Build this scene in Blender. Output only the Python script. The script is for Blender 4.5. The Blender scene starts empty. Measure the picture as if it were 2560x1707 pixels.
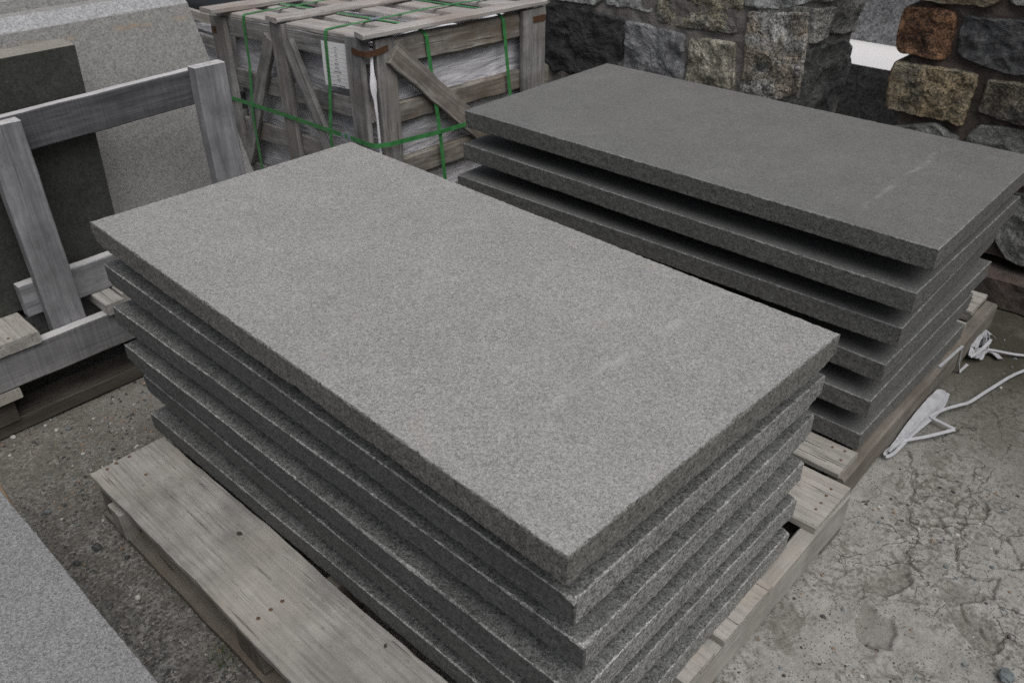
import bpy, math, random
import numpy as np
from mathutils import Vector, Matrix, noise

scene = bpy.context.scene
COL = scene.collection
R = math.radians
random.seed(7)

# ------------------------------------------------------------------ camera, sky, sun, exposure
# world axes: X runs along the short side of the slabs, Y along the long side, Z up, metres
cam_d = bpy.data.cameras.new('camera')
cam = bpy.data.objects.new('camera', cam_d); COL.objects.link(cam)
yaw, pitch, roll = 0.815, 0.5742308, -0.0108682
Mw = np.array([[math.cos(yaw), math.sin(yaw), 0], [-math.sin(yaw), math.cos(yaw), 0], [0, 0, 1]])
fw = np.array([0, math.cos(pitch), -math.sin(pitch)]); rt = np.array([1.0, 0, 0]); up = np.cross(rt, fw)
rt2 = math.cos(roll) * rt + math.sin(roll) * up; up2 = -math.sin(roll) * rt + math.cos(roll) * up
A = [Mw @ rt2, Mw @ up2, -(Mw @ fw)]
m = Matrix.Identity(4)
for j in range(3):
    for i in range(3):
        m[i][j] = A[j][i]
m[2][3] = 1.62
cam.matrix_world = m
cam_d.sensor_width = 22.2
cam_d.lens = 22.2 * 2111.225 / 2560
cam_d.clip_start = 0.05; cam_d.clip_end = 500
cam_d.dof.use_dof = True
cam_d.dof.focus_distance = 1.75
cam_d.dof.aperture_fstop = 5.0
scene.camera = cam

SUN_EL, SUN_AZ = R(62), (-0.4, -1.0)      # soft light comes from behind the camera, from -Y
world = bpy.data.worlds.new("World"); scene.world = world; world.use_nodes = True
wn = world.node_tree.nodes; wl = world.node_tree.links; wn.clear()
sky = wn.new('ShaderNodeTexSky'); sky.sky_type = 'NISHITA'; sky.sun_disc = False
sky.sun_elevation = SUN_EL
sky.sun_rotation = math.atan2(SUN_AZ[0], SUN_AZ[1])
sky.air_density = 1.0; sky.dust_density = 6.0; sky.ozone_density = 1.0
hsv = wn.new('ShaderNodeHueSaturation'); hsv.inputs['Saturation'].default_value = 0.42
bg = wn.new('ShaderNodeBackground'); bg.inputs['Strength'].default_value = 0.07
wo = wn.new('ShaderNodeOutputWorld')
wl.new(sky.outputs[0], hsv.inputs['Color']); wl.new(hsv.outputs[0], bg.inputs[0]); wl.new(bg.outputs[0], wo.inputs[0])
sd = bpy.data.lights.new('sun', 'SUN'); sun = bpy.data.objects.new('sun', sd); COL.objects.link(sun)
sd.energy = 1.5; sd.angle = R(60); sd.color = (1.0, 0.985, 0.965)
n = math.hypot(*SUN_AZ)
sdir = Vector((SUN_AZ[0] / n * math.cos(SUN_EL), SUN_AZ[1] / n * math.cos(SUN_EL), math.sin(SUN_EL)))
sun.rotation_euler = sdir.to_track_quat('Z', 'Y').to_euler()
scene.view_settings.view_transform = 'Standard'; scene.view_settings.look = 'None'
scene.cycles.use_denoising = False
scene.view_settings.gamma = 1.0; scene.view_settings.exposure = 0.16

# ------------------------------------------------------------------ material helpers
class NT:
    def __init__(s, name):
        s.m = bpy.data.materials.new(name); s.m.use_nodes = True
        s.n = s.m.node_tree.nodes; s.l = s.m.node_tree.links
        s.b = s.n['Principled BSDF']
        tc = s.n.new('ShaderNodeTexCoord'); oi = s.n.new('ShaderNodeObjectInfo')
        ad = s.n.new('ShaderNodeVectorMath'); ad.operation = 'ADD'
        sc = s.n.new('ShaderNodeVectorMath'); sc.operation = 'SCALE'; sc.inputs['Scale'].default_value = 37.0
        cb = s.n.new('ShaderNodeCombineXYZ')
        for k in range(3): s.l.new(oi.outputs['Random'], cb.inputs[k])
        s.l.new(cb.outputs[0], sc.inputs[0]); s.l.new(tc.outputs['Object'], ad.inputs[0]); s.l.new(sc.outputs[0], ad.inputs[1])
        s.co = ad.outputs[0]; s.raw = tc.outputs['Object']; s.rnd = oi.outputs['Random']
    def mapv(s, scale, src=None):
        mp = s.n.new('ShaderNodeMapping'); s.l.new(src or s.co, mp.inputs[0]); mp.inputs['Scale'].default_value = scale
        return mp.outputs[0]
    def noise(s, scale, detail=3, rough=0.5, src=None, dist=0.0):
        t = s.n.new('ShaderNodeTexNoise'); s.l.new(src or s.co, t.inputs['Vector'])
        t.inputs['Scale'].default_value = scale; t.inputs['Detail'].default_value = detail
        t.inputs['Roughness'].default_value = rough; t.inputs['Distortion'].default_value = dist
        return t.outputs[0]
    def vor(s, scale, feat='F1', src=None, out=0):
        t = s.n.new('ShaderNodeTexVoronoi'); t.feature = feat; s.l.new(src or s.co, t.inputs['Vector']); t.inputs['Scale'].default_value = scale
        return t.outputs['Color'] if out == 'c' else t.outputs['Distance']
    def ramp(s, src, stops, const=False):
        r = s.n.new('ShaderNodeValToRGB'); s.l.new(src, r.inputs[0]); e = r.color_ramp.elements
        if const: r.color_ramp.interpolation = 'CONSTANT'
        while len(e) < len(stops): e.new(0.5)
        for k, (p, c) in enumerate(stops):
            e[k].position = p
            e[k].color = (c, c, c, 1) if isinstance(c, (int, float)) else (*c, 1)
        return r.outputs[0]
    def mix(s, f, a, b, mode='MIX'):
        x = s.n.new('ShaderNodeMix'); x.data_type = 'RGBA'; x.blend_type = mode
        for v, i in ((f, 0), (a, 6), (b, 7)):
            if isinstance(v, (int, float)): x.inputs[i].default_value = v if i == 0 else (v, v, v, 1)
            elif isinstance(v, tuple): x.inputs[i].default_value = (*v, 1)
            else: s.l.new(v, x.inputs[i])
        return x.outputs[2]
    def math(s, op, a, b=0.0, c=None):
        x = s.n.new('ShaderNodeMath'); x.operation = op
        for k, v in enumerate((a, b, c)):
            if v is None: continue
            if isinstance(v, (int, float)): x.inputs[k].default_value = v
            else: s.l.new(v, x.inputs[k])
        return x.outputs[0]
    def sep(s, src):
        x = s.n.new('ShaderNodeSeparateXYZ'); s.l.new(src, x.inputs[0]); return x.outputs
    def bump(s, h, strength=0.4, dist=0.002, prev=None):
        x = s.n.new('ShaderNodeBump'); x.inputs['Strength'].default_value = strength; x.inputs['Distance'].default_value = dist
        s.l.new(h, x.inputs['Height'])
        if prev: s.l.new(prev, x.inputs['Normal'])
        return x.outputs[0]
    def done(s, col, rough=0.8, nrm=None, spec=0.35):
        if isinstance(col, tuple): s.b.inputs['Base Color'].default_value = (*col, 1)
        else: s.l.new(col, s.b.inputs['Base Color'])
        if isinstance(rough, (int, float)): s.b.inputs['Roughness'].default_value = rough
        else: s.l.new(rough, s.b.inputs['Roughness'])
        s.b.inputs['Specular IOR Level'].default_value = spec
        if nrm: s.l.new(nrm, s.b.inputs['Normal'])
        return s.m

def mul(c, k): return tuple(x * k for x in c)

def granite(name, base, contrast=0.35, grain=1.0, bump=0.5, fleck=0.0, dark_fleck=0.0, blotch=0.12, tint=None, rough=0.75, spec=0.4, stain=None):
    t = NT(name)
    n1 = t.noise(420 * grain, 2, 0.6); n2 = t.noise(150 * grain, 3, 0.6); n3 = t.noise(5, 4, 0.6); n4 = t.noise(28, 4, 0.65)
    vc = t.sep(t.vor(520 * grain, out='c'))[0]; vd = t.sep(t.vor(230 * grain, out='c'))[1]
    g = t.math('ADD', t.math('ADD', t.math('MULTIPLY', vc, 0.42), t.math('MULTIPLY', vd, 0.18)), t.math('MULTIPLY', n2, 0.40))
    col = t.ramp(g, [(0.22, mul(base, 1 - contrast)), (0.5, base), (0.78, mul(base, 1 + contrast))])
    col = t.mix(1.0, col, t.ramp(n3, [(0.25, 1 - blotch), (0.75, 1 + blotch)]), 'MULTIPLY')
    col = t.mix(1.0, col, t.ramp(n4, [(0.3, 1 - blotch * 0.7), (0.7, 1 + blotch * 0.7)]), 'MULTIPLY')
    if tint:
        col = t.mix(t.ramp(t.noise(2.2, 4, 0.7), [(0.42, 0.0), (0.72, 0.6)]), col, tint)
    if dark_fleck:
        v = t.vor(190 * grain, src=None)
        col = t.mix(t.ramp(v, [(0.10, dark_fleck), (0.28, 0.0)]), col, mul(base, 0.35))
    if fleck:
        v = t.vor(140 * grain)
        f = t.math('MULTIPLY', t.ramp(v, [(0.05, 1.0), (0.16, 0.0)]), t.ramp(t.noise(60, 2), [(0.52, 0.0), (0.64, fleck)]))
        col = t.mix(f, col, (0.75, 0.75, 0.72))
    if stain: col = stain(t, col)
    h = t.math('ADD', t.math('MULTIPLY', n1, 0.6), n2)
    return t.done(col, rough, t.bump(h, bump, 0.0013), spec)

def wood(name, c_dark, c_mid, c_light, grain=1.0, crack=0.6, bump=0.5, blotch=0.25, warm=None, rough=0.8, sawn=False):
    t = NT(name)
    v = t.mapv((2.2, 55 * grain, 55 * grain)); f = t.mapv((9, 330, 330)); ck = t.mapv((3.0, 130, 130))
    n1 = t.noise(1.0, 4, 0.6, v, 0.6); n2 = t.noise(1.0, 3, 0.6, f); n3 = t.noise(7, 4, 0.65)
    g = t.math('ADD', t.math('MULTIPLY', n1, 0.6), t.math('MULTIPLY', n2, 0.4))
    col = t.ramp(g, [(0.3, c_dark), (0.5, c_mid), (0.7, c_light)])
    col = t.mix(1.0, col, t.ramp(n3, [(0.28, 1 - blotch), (0.72, 1 + blotch)]), 'MULTIPLY')
    if warm: col = t.mix(t.ramp(t.noise(3.1, 3, 0.6), [(0.48, 0.0), (0.7, 0.75)]), col, warm)
    nc = t.noise(1.0, 2, 0.5, ck, 0.2)
    cr = t.math('MULTIPLY', t.ramp(nc, [(0.30, crack), (0.34, 0.0)]), t.ramp(n3, [(0.42, 0.2), (0.55, 1.0)]))
    col = t.mix(cr, col, mul(c_dark, 0.25))
    sp = t.ramp(t.noise(1.0, 4, 0.75, t.mapv((45, 90, 90))), [(0.60, 0.0), (0.70, 0.55)])
    col = t.mix(sp, col, mul(c_dark, 0.5))
    h = t.math('SUBTRACT', g, t.math('MULTIPLY', cr, 1.4))
    if sawn:
        sw = t.noise(1.0, 2, 0.5, t.mapv((170, 5, 5)))
        h = t.math('ADD', h, t.math('MULTIPLY', sw, 0.5))
        col = t.mix(1.0, col, t.ramp(sw, [(0.35, 0.88), (0.65, 1.1)]), 'MULTIPLY')
    return t.done(col, rough, t.bump(h, bump, 0.002), 0.25)

# ------------------------------------------------------------------ object helpers
def tag(o, label=None, cat=None, group=None, kind=None):
    if label: o['label'] = label
    if cat: o['category'] = cat
    if group: o['group'] = group
    if kind: o['kind'] = kind
    return o

WM = {}
def world_of(o): return WM.get(o.name, Matrix.Identity(4))
def link(o, parent, mw):
    COL.objects.link(o)
    if parent:
        o.parent = parent
        o.matrix_local = world_of(parent).inverted() @ mw
    else:
        o.matrix_world = mw
    WM[o.name] = mw.copy()
    return o
def empty(name, loc, rot=(0, 0, 0)):
    o = bpy.data.objects.new(name, None); o.empty_display_size = 0.1
    from mathutils import Euler
    return link(o, None, Matrix.Translation(loc) @ Euler(rot).to_matrix().to_4x4())
def mesh_obj(name, verts, faces, mats, parent=None, mw=None, fm=None, smooth=None):
    me = bpy.data.meshes.new(name); me.from_pydata([tuple(v) for v in verts], [], faces)
    for x in (mats if isinstance(mats, (list, tuple)) else [mats]): me.materials.append(x)
    if fm: me.polygons.foreach_set('material_index', fm)
    if smooth is not None:
        me.polygons.foreach_set('use_smooth', [smooth] * len(faces) if isinstance(smooth, bool) else smooth)
    me.update()
    o = bpy.data.objects.new(name, me)
    return link(o, parent, mw or Matrix.Identity(4))

def frame(p0, p1, upv):
    x = (Vector(p1) - Vector(p0)); L = x.length; x.normalize()
    u = Vector(upv); u = (u - x * u.dot(x)).normalized(); y = u.cross(x)
    mw = Matrix.Identity(4)
    for i in range(3):
        mw[i][0], mw[i][1], mw[i][2], mw[i][3] = x[i], y[i], u[i], p0[i]
    return mw, L

def plank(name, mat, parent, p0, p1, w, t, upv=(0, 0, 1), bev=0.0025, rough=0.0009, seg=0.05, bow=0.0, end_cut=(0, 0), tip=(1, 1)):
    """a board from p0 to p1 (centre line), w wide, t thick along upv; worn edges"""
    mw, L = frame(p0, p1, upv)
    ns = max(3, int(L / seg)); hw, ht = w / 2, t / 2; b = min(bev, ht * 0.6, hw * 0.6)
    nw = max(1, int(w / 0.03))
    prof = []
    for k in range(nw + 1): prof.append((-hw + b + (w - 2 * b) * k / nw, -ht))
    prof += [(hw, -ht + b), (hw, ht - b)]
    for k in range(nw + 1): prof.append((hw - b - (w - 2 * b) * k / nw, ht))
    prof += [(-hw, ht - b), (-hw, -ht + b)]
    sd = random.random() * 100; V = []; F = []
    for i in range(ns + 1):
        x = L * i / ns
        q = Vector((x * 9, sd, 0)); dy = noise.noise(q) * rough * 2.0; dz = noise.noise(q + Vector((0, 9, 3))) * rough * 1.2
        bw = bow * math.sin(math.pi * i / ns)
        s = 1.0
        for (y, z) in prof:
            v = Vector((x * 25, y * 30 + sd, z * 40))
            xx = x + (end_cut[0] * y if i == 0 else 0) + (end_cut[1] * y if i == ns else 0)
            if i in (0, ns): xx += noise.noise(v * 2.0) * rough * 1.5
            V.append((xx, y + dy + noise.noise(v) * rough, z + dz + bw + noise.noise(v + Vector((5, 5, 5))) * rough))
    m_ = len(prof)
    for i in range(ns):
        for j in range(m_):
            F.append((i * m_ + j, i * m_ + (j + 1) % m_, (i + 1) * m_ + (j + 1) % m_, (i + 1) * m_ + j))
    F.append(tuple(range(m_))[::-1]); F.append(tuple(ns * m_ + j for j in range(m_)))
    me_o = mesh_obj(name, V, F, mat, parent, mw)
    return me_o

def fix_normals(o):
    import bmesh
    bm = bmesh.new(); bm.from_mesh(o.data); bmesh.ops.recalc_face_normals(bm, faces=bm.faces); bm.to_mesh(o.data); bm.free()

def box(name, mat, parent, lo, hi, **k):
    """axis-aligned board: grain follows its longest side, thickness its thinnest"""
    d = [hi[i] - lo[i] for i in range(3)]; c = [(hi[i] + lo[i]) / 2 for i in range(3)]
    ax = sorted(range(3), key=lambda i: -d[i])
    p0 = list(c); p1 = list(c); p0[ax[0]] = lo[ax[0]]; p1[ax[0]] = hi[ax[0]]
    u = [0, 0, 0]; u[ax[2]] = 1
    return plank(name, mat, parent, p0, p1, d[ax[1]], d[ax[2]], upv=u, **k)

def ribbon(name, mat, parent, pts, width, wdir, t=0.0012, subdiv=1):
    """flat band following pts; wdir one vector or a list giving the direction of its width"""
    P = [Vector(p) for p in pts]; V = []; F = []; n_ = len(P)
    for i, p in enumerate(P):
        a = P[max(i - 1, 0)]; b = P[min(i + 1, n_ - 1)]; tg = (b - a).normalized()
        w = Vector(wdir[i] if isinstance(wdir, list) else wdir); w = (w - tg * w.dot(tg)).normalized()
        nn = tg.cross(w).normalized(); ww = width[i] if isinstance(width, list) else width
        for sgn_w, sgn_n in ((-1, -1), (1, -1), (1, 1), (-1, 1)):
            V.append(p + w * (sgn_w * ww / 2) + nn * (sgn_n * t / 2))
    for i in range(n_ - 1):
        for j in range(4):
            F.append((4 * i + j, 4 * i + (j + 1) % 4, 4 * i + 4 + (j + 1) % 4, 4 * i + 4 + j))
    F += [(3, 2, 1, 0), (4 * n_ - 4, 4 * n_ - 3, 4 * n_ - 2, 4 * n_ - 1)]
    o = mesh_obj(name, V, F, mat, parent); fix_normals(o); return o

def spline(pts, k=6):
    P = [Vector(p) for p in pts]; P = [P[0]] + P + [P[-1]]; out = []
    for i in range(1, len(P) - 2):
        for j in range(k):
            t = j / k; a, b, c, d = P[i - 1], P[i], P[i + 1], P[i + 2]
            out.append(0.5 * ((2 * b) + (c - a) * t + (2 * a - 5 * b + 4 * c - d) * t * t + (3 * b - a - 3 * c + d) * t ** 3))
    out.append(P[-2]); return out

def nail(parent, x, y, z, mat, nrm=(0, 0, 1), r=0.0042):
    nn = Vector(nrm); q = nn.to_track_quat('Z', 'Y').to_matrix().to_4x4()
    V = []; k = 10
    for zz, rr in ((-0.004, r * 0.6), (0.0006, r), (0.0014, r * 0.75)):
        for j in range(k):
            a = 2 * math.pi * j / k; e = 1 + 0.15 * noise.noise(Vector((x * 99 + j, y * 99, zz)))
            V.append((rr * e * math.cos(a), rr * e * math.sin(a), zz))
    F = [(a * k + j, a * k + (j + 1) % k, (a + 1) * k + (j + 1) % k, (a + 1) * k + j) for a in range(2) for j in range(k)]
    F.append(tuple(range(2 * k, 3 * k))); F.append(tuple(range(k))[::-1])
    return mesh_obj('nail', V, F, mat, parent, Matrix.Translation((x, y, z)) @ q)

def copy_tree(o, mw):
    c = o.copy(); COL.objects.link(c); c.matrix_world = mw; WM[c.name] = mw
    for ch in [x for x in scene.objects if x.parent == o]:
        d = ch.copy(); COL.objects.link(d); d.parent = c
        for g in [x for x in scene.objects if x.parent == ch]:
            e = g.copy(); COL.objects.link(e); e.parent = d
    return c

# ------------------------------------------------------------------ materials
def scuff(t, col, yy, wdt, amt, x0, x1, c=(0.5, 0.5, 0.48)):
    # pale drag mark left by a sling, running across the slab
    q = t.sep(t.raw); wob = t.math('MULTIPLY', t.math('SUBTRACT', t.noise(14, 3, 0.6, t.raw), 0.5), 0.05)
    d = t.math('ABSOLUTE', t.math('SUBTRACT', t.math('ADD', q[1], wob), yy))
    l = t.math('MULTIPLY', t.ramp(d, [(0.0, amt), (wdt, 0.0)]), t.ramp(t.noise(1.0, 5, 0.75, t.mapv((22, 60, 60), t.raw)), [(0.45, 0.0), (0.62, 1.0)]))
    m1 = t.n.new('ShaderNodeMapRange'); t.l.new(q[0], m1.inputs[0]); m1.inputs[1].default_value = x0; m1.inputs[2].default_value = x0 + 0.1
    m2 = t.n.new('ShaderNodeMapRange'); t.l.new(q[0], m2.inputs[0]); m2.inputs[1].default_value = x1; m2.inputs[2].default_value = x1 - 0.1
    return t.mix(t.math('MULTIPLY', t.math('MULTIPLY', l, m1.outputs[0]), m2.outputs[0]), col, c)
def back_stain(t, col):
    col = scuff(t, col, 0.225, 0.012, 0.28, 0.05, 0.72)
    return t.mix(t.ramp(t.noise(3.0, 4, 0.65), [(0.45, 0.0), (0.75, 0.35)]), col, (0.19, 0.185, 0.175))
def top_stain(t, col):
    col = scuff(t, col, 0.245, 0.022, 0.65, 0.12, 0.78, (0.42, 0.42, 0.41)); col = scuff(t, col, 0.36, 0.05, 0.25, 0.2, 0.8, (0.38, 0.38, 0.37))
    # damp, slightly darker cloud and small pits
    col = t.mix(t.ramp(t.noise(2.0, 5, 0.6), [(0.5, 0.0), (0.75, 0.16)]), col, (0.20, 0.20, 0.195))
    col = t.mix(t.math('MULTIPLY', t.ramp(t.vor(60), [(0.03, 1.0), (0.07, 0.0)]), t.ramp(t.noise(4, 2), [(0.56, 0.0), (0.6, 0.8)])), col, (0.06, 0.058, 0.05))
    # faint pale scuff line and warm dust blotches of the uppermost slab
    return t.mix(t.ramp(t.noise(9, 4, 0.7), [(0.60, 0.0), (0.8, 0.22)]), col, (0.42, 0.38, 0.31))
M_top_front = granite('flamed_granite', (0.285, 0.283, 0.274), 0.46, 1.1, 0.9, fleck=0.7, dark_fleck=0.25, blotch=0.07, stain=top_stain)
M_top = granite('flamed_granite_gap_shade', (0.125, 0.128, 0.126), 0.7, 0.75, 0.9, fleck=0.5, dark_fleck=0.3, blotch=0.2)  # tops of the lower slabs, darkened to paint the shade between slabs
M_top_back = granite('flamed_granite_dark', (0.150, 0.150, 0.147), 0.34, 1.0, 0.5, fleck=0.3, blotch=0.10, rough=0.6, stain=back_stain)
M_top_back2 = granite('flamed_granite_shaded', (0.11, 0.112, 0.111), 0.34, 1.0, 0.45, fleck=0.2, blotch=0.08)
M_side = granite('sawn_granite_shade_side', (0.090, 0.092, 0.091), 0.6, 0.85, 0.4, dark_fleck=0.3, blotch=0.10)  # sawn faces, with the shade on those sides put into the tone
M_sidey = granite('flamed_granite_lit_side', (0.21, 0.212, 0.205), 0.8, 0.7, 1.0, dark_fleck=0.4, blotch=0.10)  # flamed faces, with the light on this side put into the tone
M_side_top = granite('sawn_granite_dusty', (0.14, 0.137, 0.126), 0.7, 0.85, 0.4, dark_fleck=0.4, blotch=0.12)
M_side_back = granite('sawn_granite_dark', (0.112, 0.113, 0.108), 0.65, 0.85, 0.4, dark_fleck=0.3, blotch=0.10)
M_edge = granite('bruised_granite_lit_edge', (0.26, 0.262, 0.258), 0.7, 0.9, 0.9, blotch=0.35)  # crushed stone, paler still to paint the light the edge catches
M_edge_back = granite('bruised_lit_edge_dark', (0.19, 0.195, 0.195), 0.5, 0.9, 0.7, blotch=0.3)  # rear stack edges: crushed stone with the caught light painted in
M_light = granite('pale_granite', (0.262, 0.260, 0.250), 0.3, 0.55, 0.15, dark_fleck=0.75, blotch=0.07)
M_lightedge = granite('pale_granite_rough_skylit', (0.31, 0.315, 0.325), 0.4, 0.6, 0.6, dark_fleck=0.7, blotch=0.08)  # chamfer strip, made paler to paint the sky light on it
M_darkface = granite('dark_granite', (0.036, 0.037, 0.033), 0.4, 0.5, 0.3, blotch=0.3, fleck=0.12)
M_darktop = granite('dark_granite_dusty_top', (0.26, 0.245, 0.215), 0.2, 1.2, 0.5, blotch=0.15)
M_fg = granite('fine_grey_granite', (0.212, 0.212, 0.212), 0.55, 1.1, 0.6, fleck=0.35, dark_fleck=0.2, blotch=0.06)
M_marble = granite('white_marble', (0.78, 0.77, 0.78), 0.05, 0.6, 0.2, blotch=0.04)
M_block = granite('block_granite', (0.20, 0.203, 0.21), 0.6, 0.22, 0.5, dark_fleck=0.3, blotch=0.2)
M_block_low = granite('block_granite_low', (0.10, 0.102, 0.104), 0.6, 0.22, 0.5, blotch=0.3)

W_grey = wood('silver_grey_timber', (0.12, 0.12, 0.128), (0.215, 0.215, 0.226), (0.34, 0.34, 0.355), 0.6, 0.5, 0.5, 0.35)
W_greyd = wood('dark_grey_timber', (0.045, 0.045, 0.049), (0.08, 0.08, 0.087), (0.14, 0.14, 0.15), 0.8, 0.35, 0.35, 0.2, sawn=True)
W_beam = wood('sawn_grey_beam', (0.11, 0.11, 0.112), (0.18, 0.18, 0.183), (0.26, 0.26, 0.265), 0.8, 0.3, 0.5, 0.2, sawn=True)
W_top = wood('bleached_skylit_timber', (0.32, 0.32, 0.325), (0.47, 0.465, 0.47), (0.62, 0.61, 0.61), 1.0, 0.4, 0.5, 0.15)  # bleached wood, brightened to paint sky light on upward faces
W_pal = wood('weathered_pallet_board', (0.18, 0.173, 0.162), (0.305, 0.297, 0.28), (0.40, 0.392, 0.37), 1.9, 0.6, 0.6, 0.3, warm=(0.36, 0.325, 0.27))
W_pal2 = wood('weathered_pallet_plank', (0.19, 0.18, 0.165), (0.33, 0.315, 0.29), (0.44, 0.42, 0.39), 1.3, 0.95, 1.0, 0.22, warm=(0.34, 0.30, 0.25))
W_str = wood('damp_pallet_stringer', (0.10, 0.09, 0.078), (0.16, 0.146, 0.128), (0.22, 0.205, 0.182), 1.0, 0.6, 0.5, 0.35, warm=(0.145, 0.12, 0.092))
W_dark = wood('damp_dark_timber', (0.045, 0.04, 0.033), (0.075, 0.066, 0.056), (0.11, 0.098, 0.085), 1.0, 0.5, 0.5, 0.3)
W_crate = wood('rough_crate_timber', (0.085, 0.083, 0.082), (0.205, 0.202, 0.20), (0.38, 0.375, 0.37), 0.7, 0.65, 0.8, 0.5, warm=(0.21, 0.185, 0.16))
W_crate2 = wood('barky_crate_timber', (0.075, 0.064, 0.052), (0.185, 0.168, 0.148), (0.38, 0.365, 0.345), 0.6, 0.65, 0.9, 0.5, warm=(0.19, 0.145, 0.10))
W_cratetop = wood('bleached_crate_top', (0.22, 0.205, 0.195), (0.36, 0.34, 0.325), (0.50, 0.48, 0.46), 0.9, 0.4, 0.5, 0.2, warm=(0.30, 0.24, 0.21))
W_sliver = wood('fresh_split_wood', (0.18, 0.12, 0.08), (0.28, 0.20, 0.135), (0.38, 0.29, 0.20), 1.0, 0.3, 0.4, 0.15)

def mk_rust():
    t = NT('rust'); g = t.noise(160, 4, 0.7)
    return t.done(t.ramp(g, [(0.3, (0.035, 0.02, 0.012)), (0.55, (0.095, 0.045, 0.022)), (0.75, (0.18, 0.095, 0.05))]), 0.85, t.bump(g, 0.5, 0.001))
M_rust = mk_rust()
def mk_green():
    t = NT('green_strapping'); g = t.noise(30, 3); w = t.noise(1, 2, 0.5, t.mapv((400, 400, 400)))
    return t.done(t.ramp(g, [(0.3, (0.03, 0.165, 0.045)), (0.7, (0.065, 0.265, 0.085))]), 0.42, t.bump(w, 0.3, 0.0006), 0.5)
M_green = mk_green()
def mk_plain(name, c, rough=0.6, k=0.1, sc=40, spec=0.4):
    t = NT(name); g = t.noise(sc, 3)
    return t.done(t.ramp(g, [(0.3, mul(c, 1 - k)), (0.7, mul(c, 1 + k))]), rough, t.bump(g, 0.2, 0.001), spec)
M_nail = mk_plain('rusty_nail_head', (0.13, 0.08, 0.055), 0.8, 0.35, 300)
M_white = mk_plain('white_plastic_band', (0.38, 0.385, 0.41), 0.5, 0.12)
M_paper = mk_plain('paper', (0.86, 0.87, 0.88), 0.7, 0.05, 25)
M_ink = mk_plain('ink', (0.06, 0.06, 0.07), 0.7)
M_clip = mk_plain('metal_clip', (0.22, 0.25, 0.32), 0.4)
M_tarp = mk_plain('black_tarpaulin', (0.008, 0.008, 0.009), 0.5, 0.3, 8)
M_leaf = mk_plain('dry_leaf', (0.045, 0.035, 0.025), 0.8, 0.3, 200)
M_grass = mk_plain('grass_blade', (0.07, 0.10, 0.035), 0.7, 0.3, 50)
def mk_wrap():
    t = NT('plastic_sheeting')
    n1 = t.noise(1, 3, 0.55, t.mapv((5, 5, 30)), 1.2); n2 = t.noise(4, 3, 0.6)
    col = t.ramp(n1, [(0.3, (0.38, 0.38, 0.40)), (0.5, (0.62, 0.62, 0.66)), (0.68, (0.80, 0.80, 0.84))])  # bright and dark sides of the folds painted into the film colour
    col = t.mix(t.ramp(n2, [(0.35, 0.3), (0.65, 0.0)]), col, (0.2, 0.2, 0.22))
    return t.done(col, 0.38, t.bump(n1, 0.7, 0.012), 0.5)
M_wrap = mk_wrap()
M_film = mk_plain('white_film', (0.78, 0.78, 0.81), 0.4, 0.1, 12)

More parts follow.
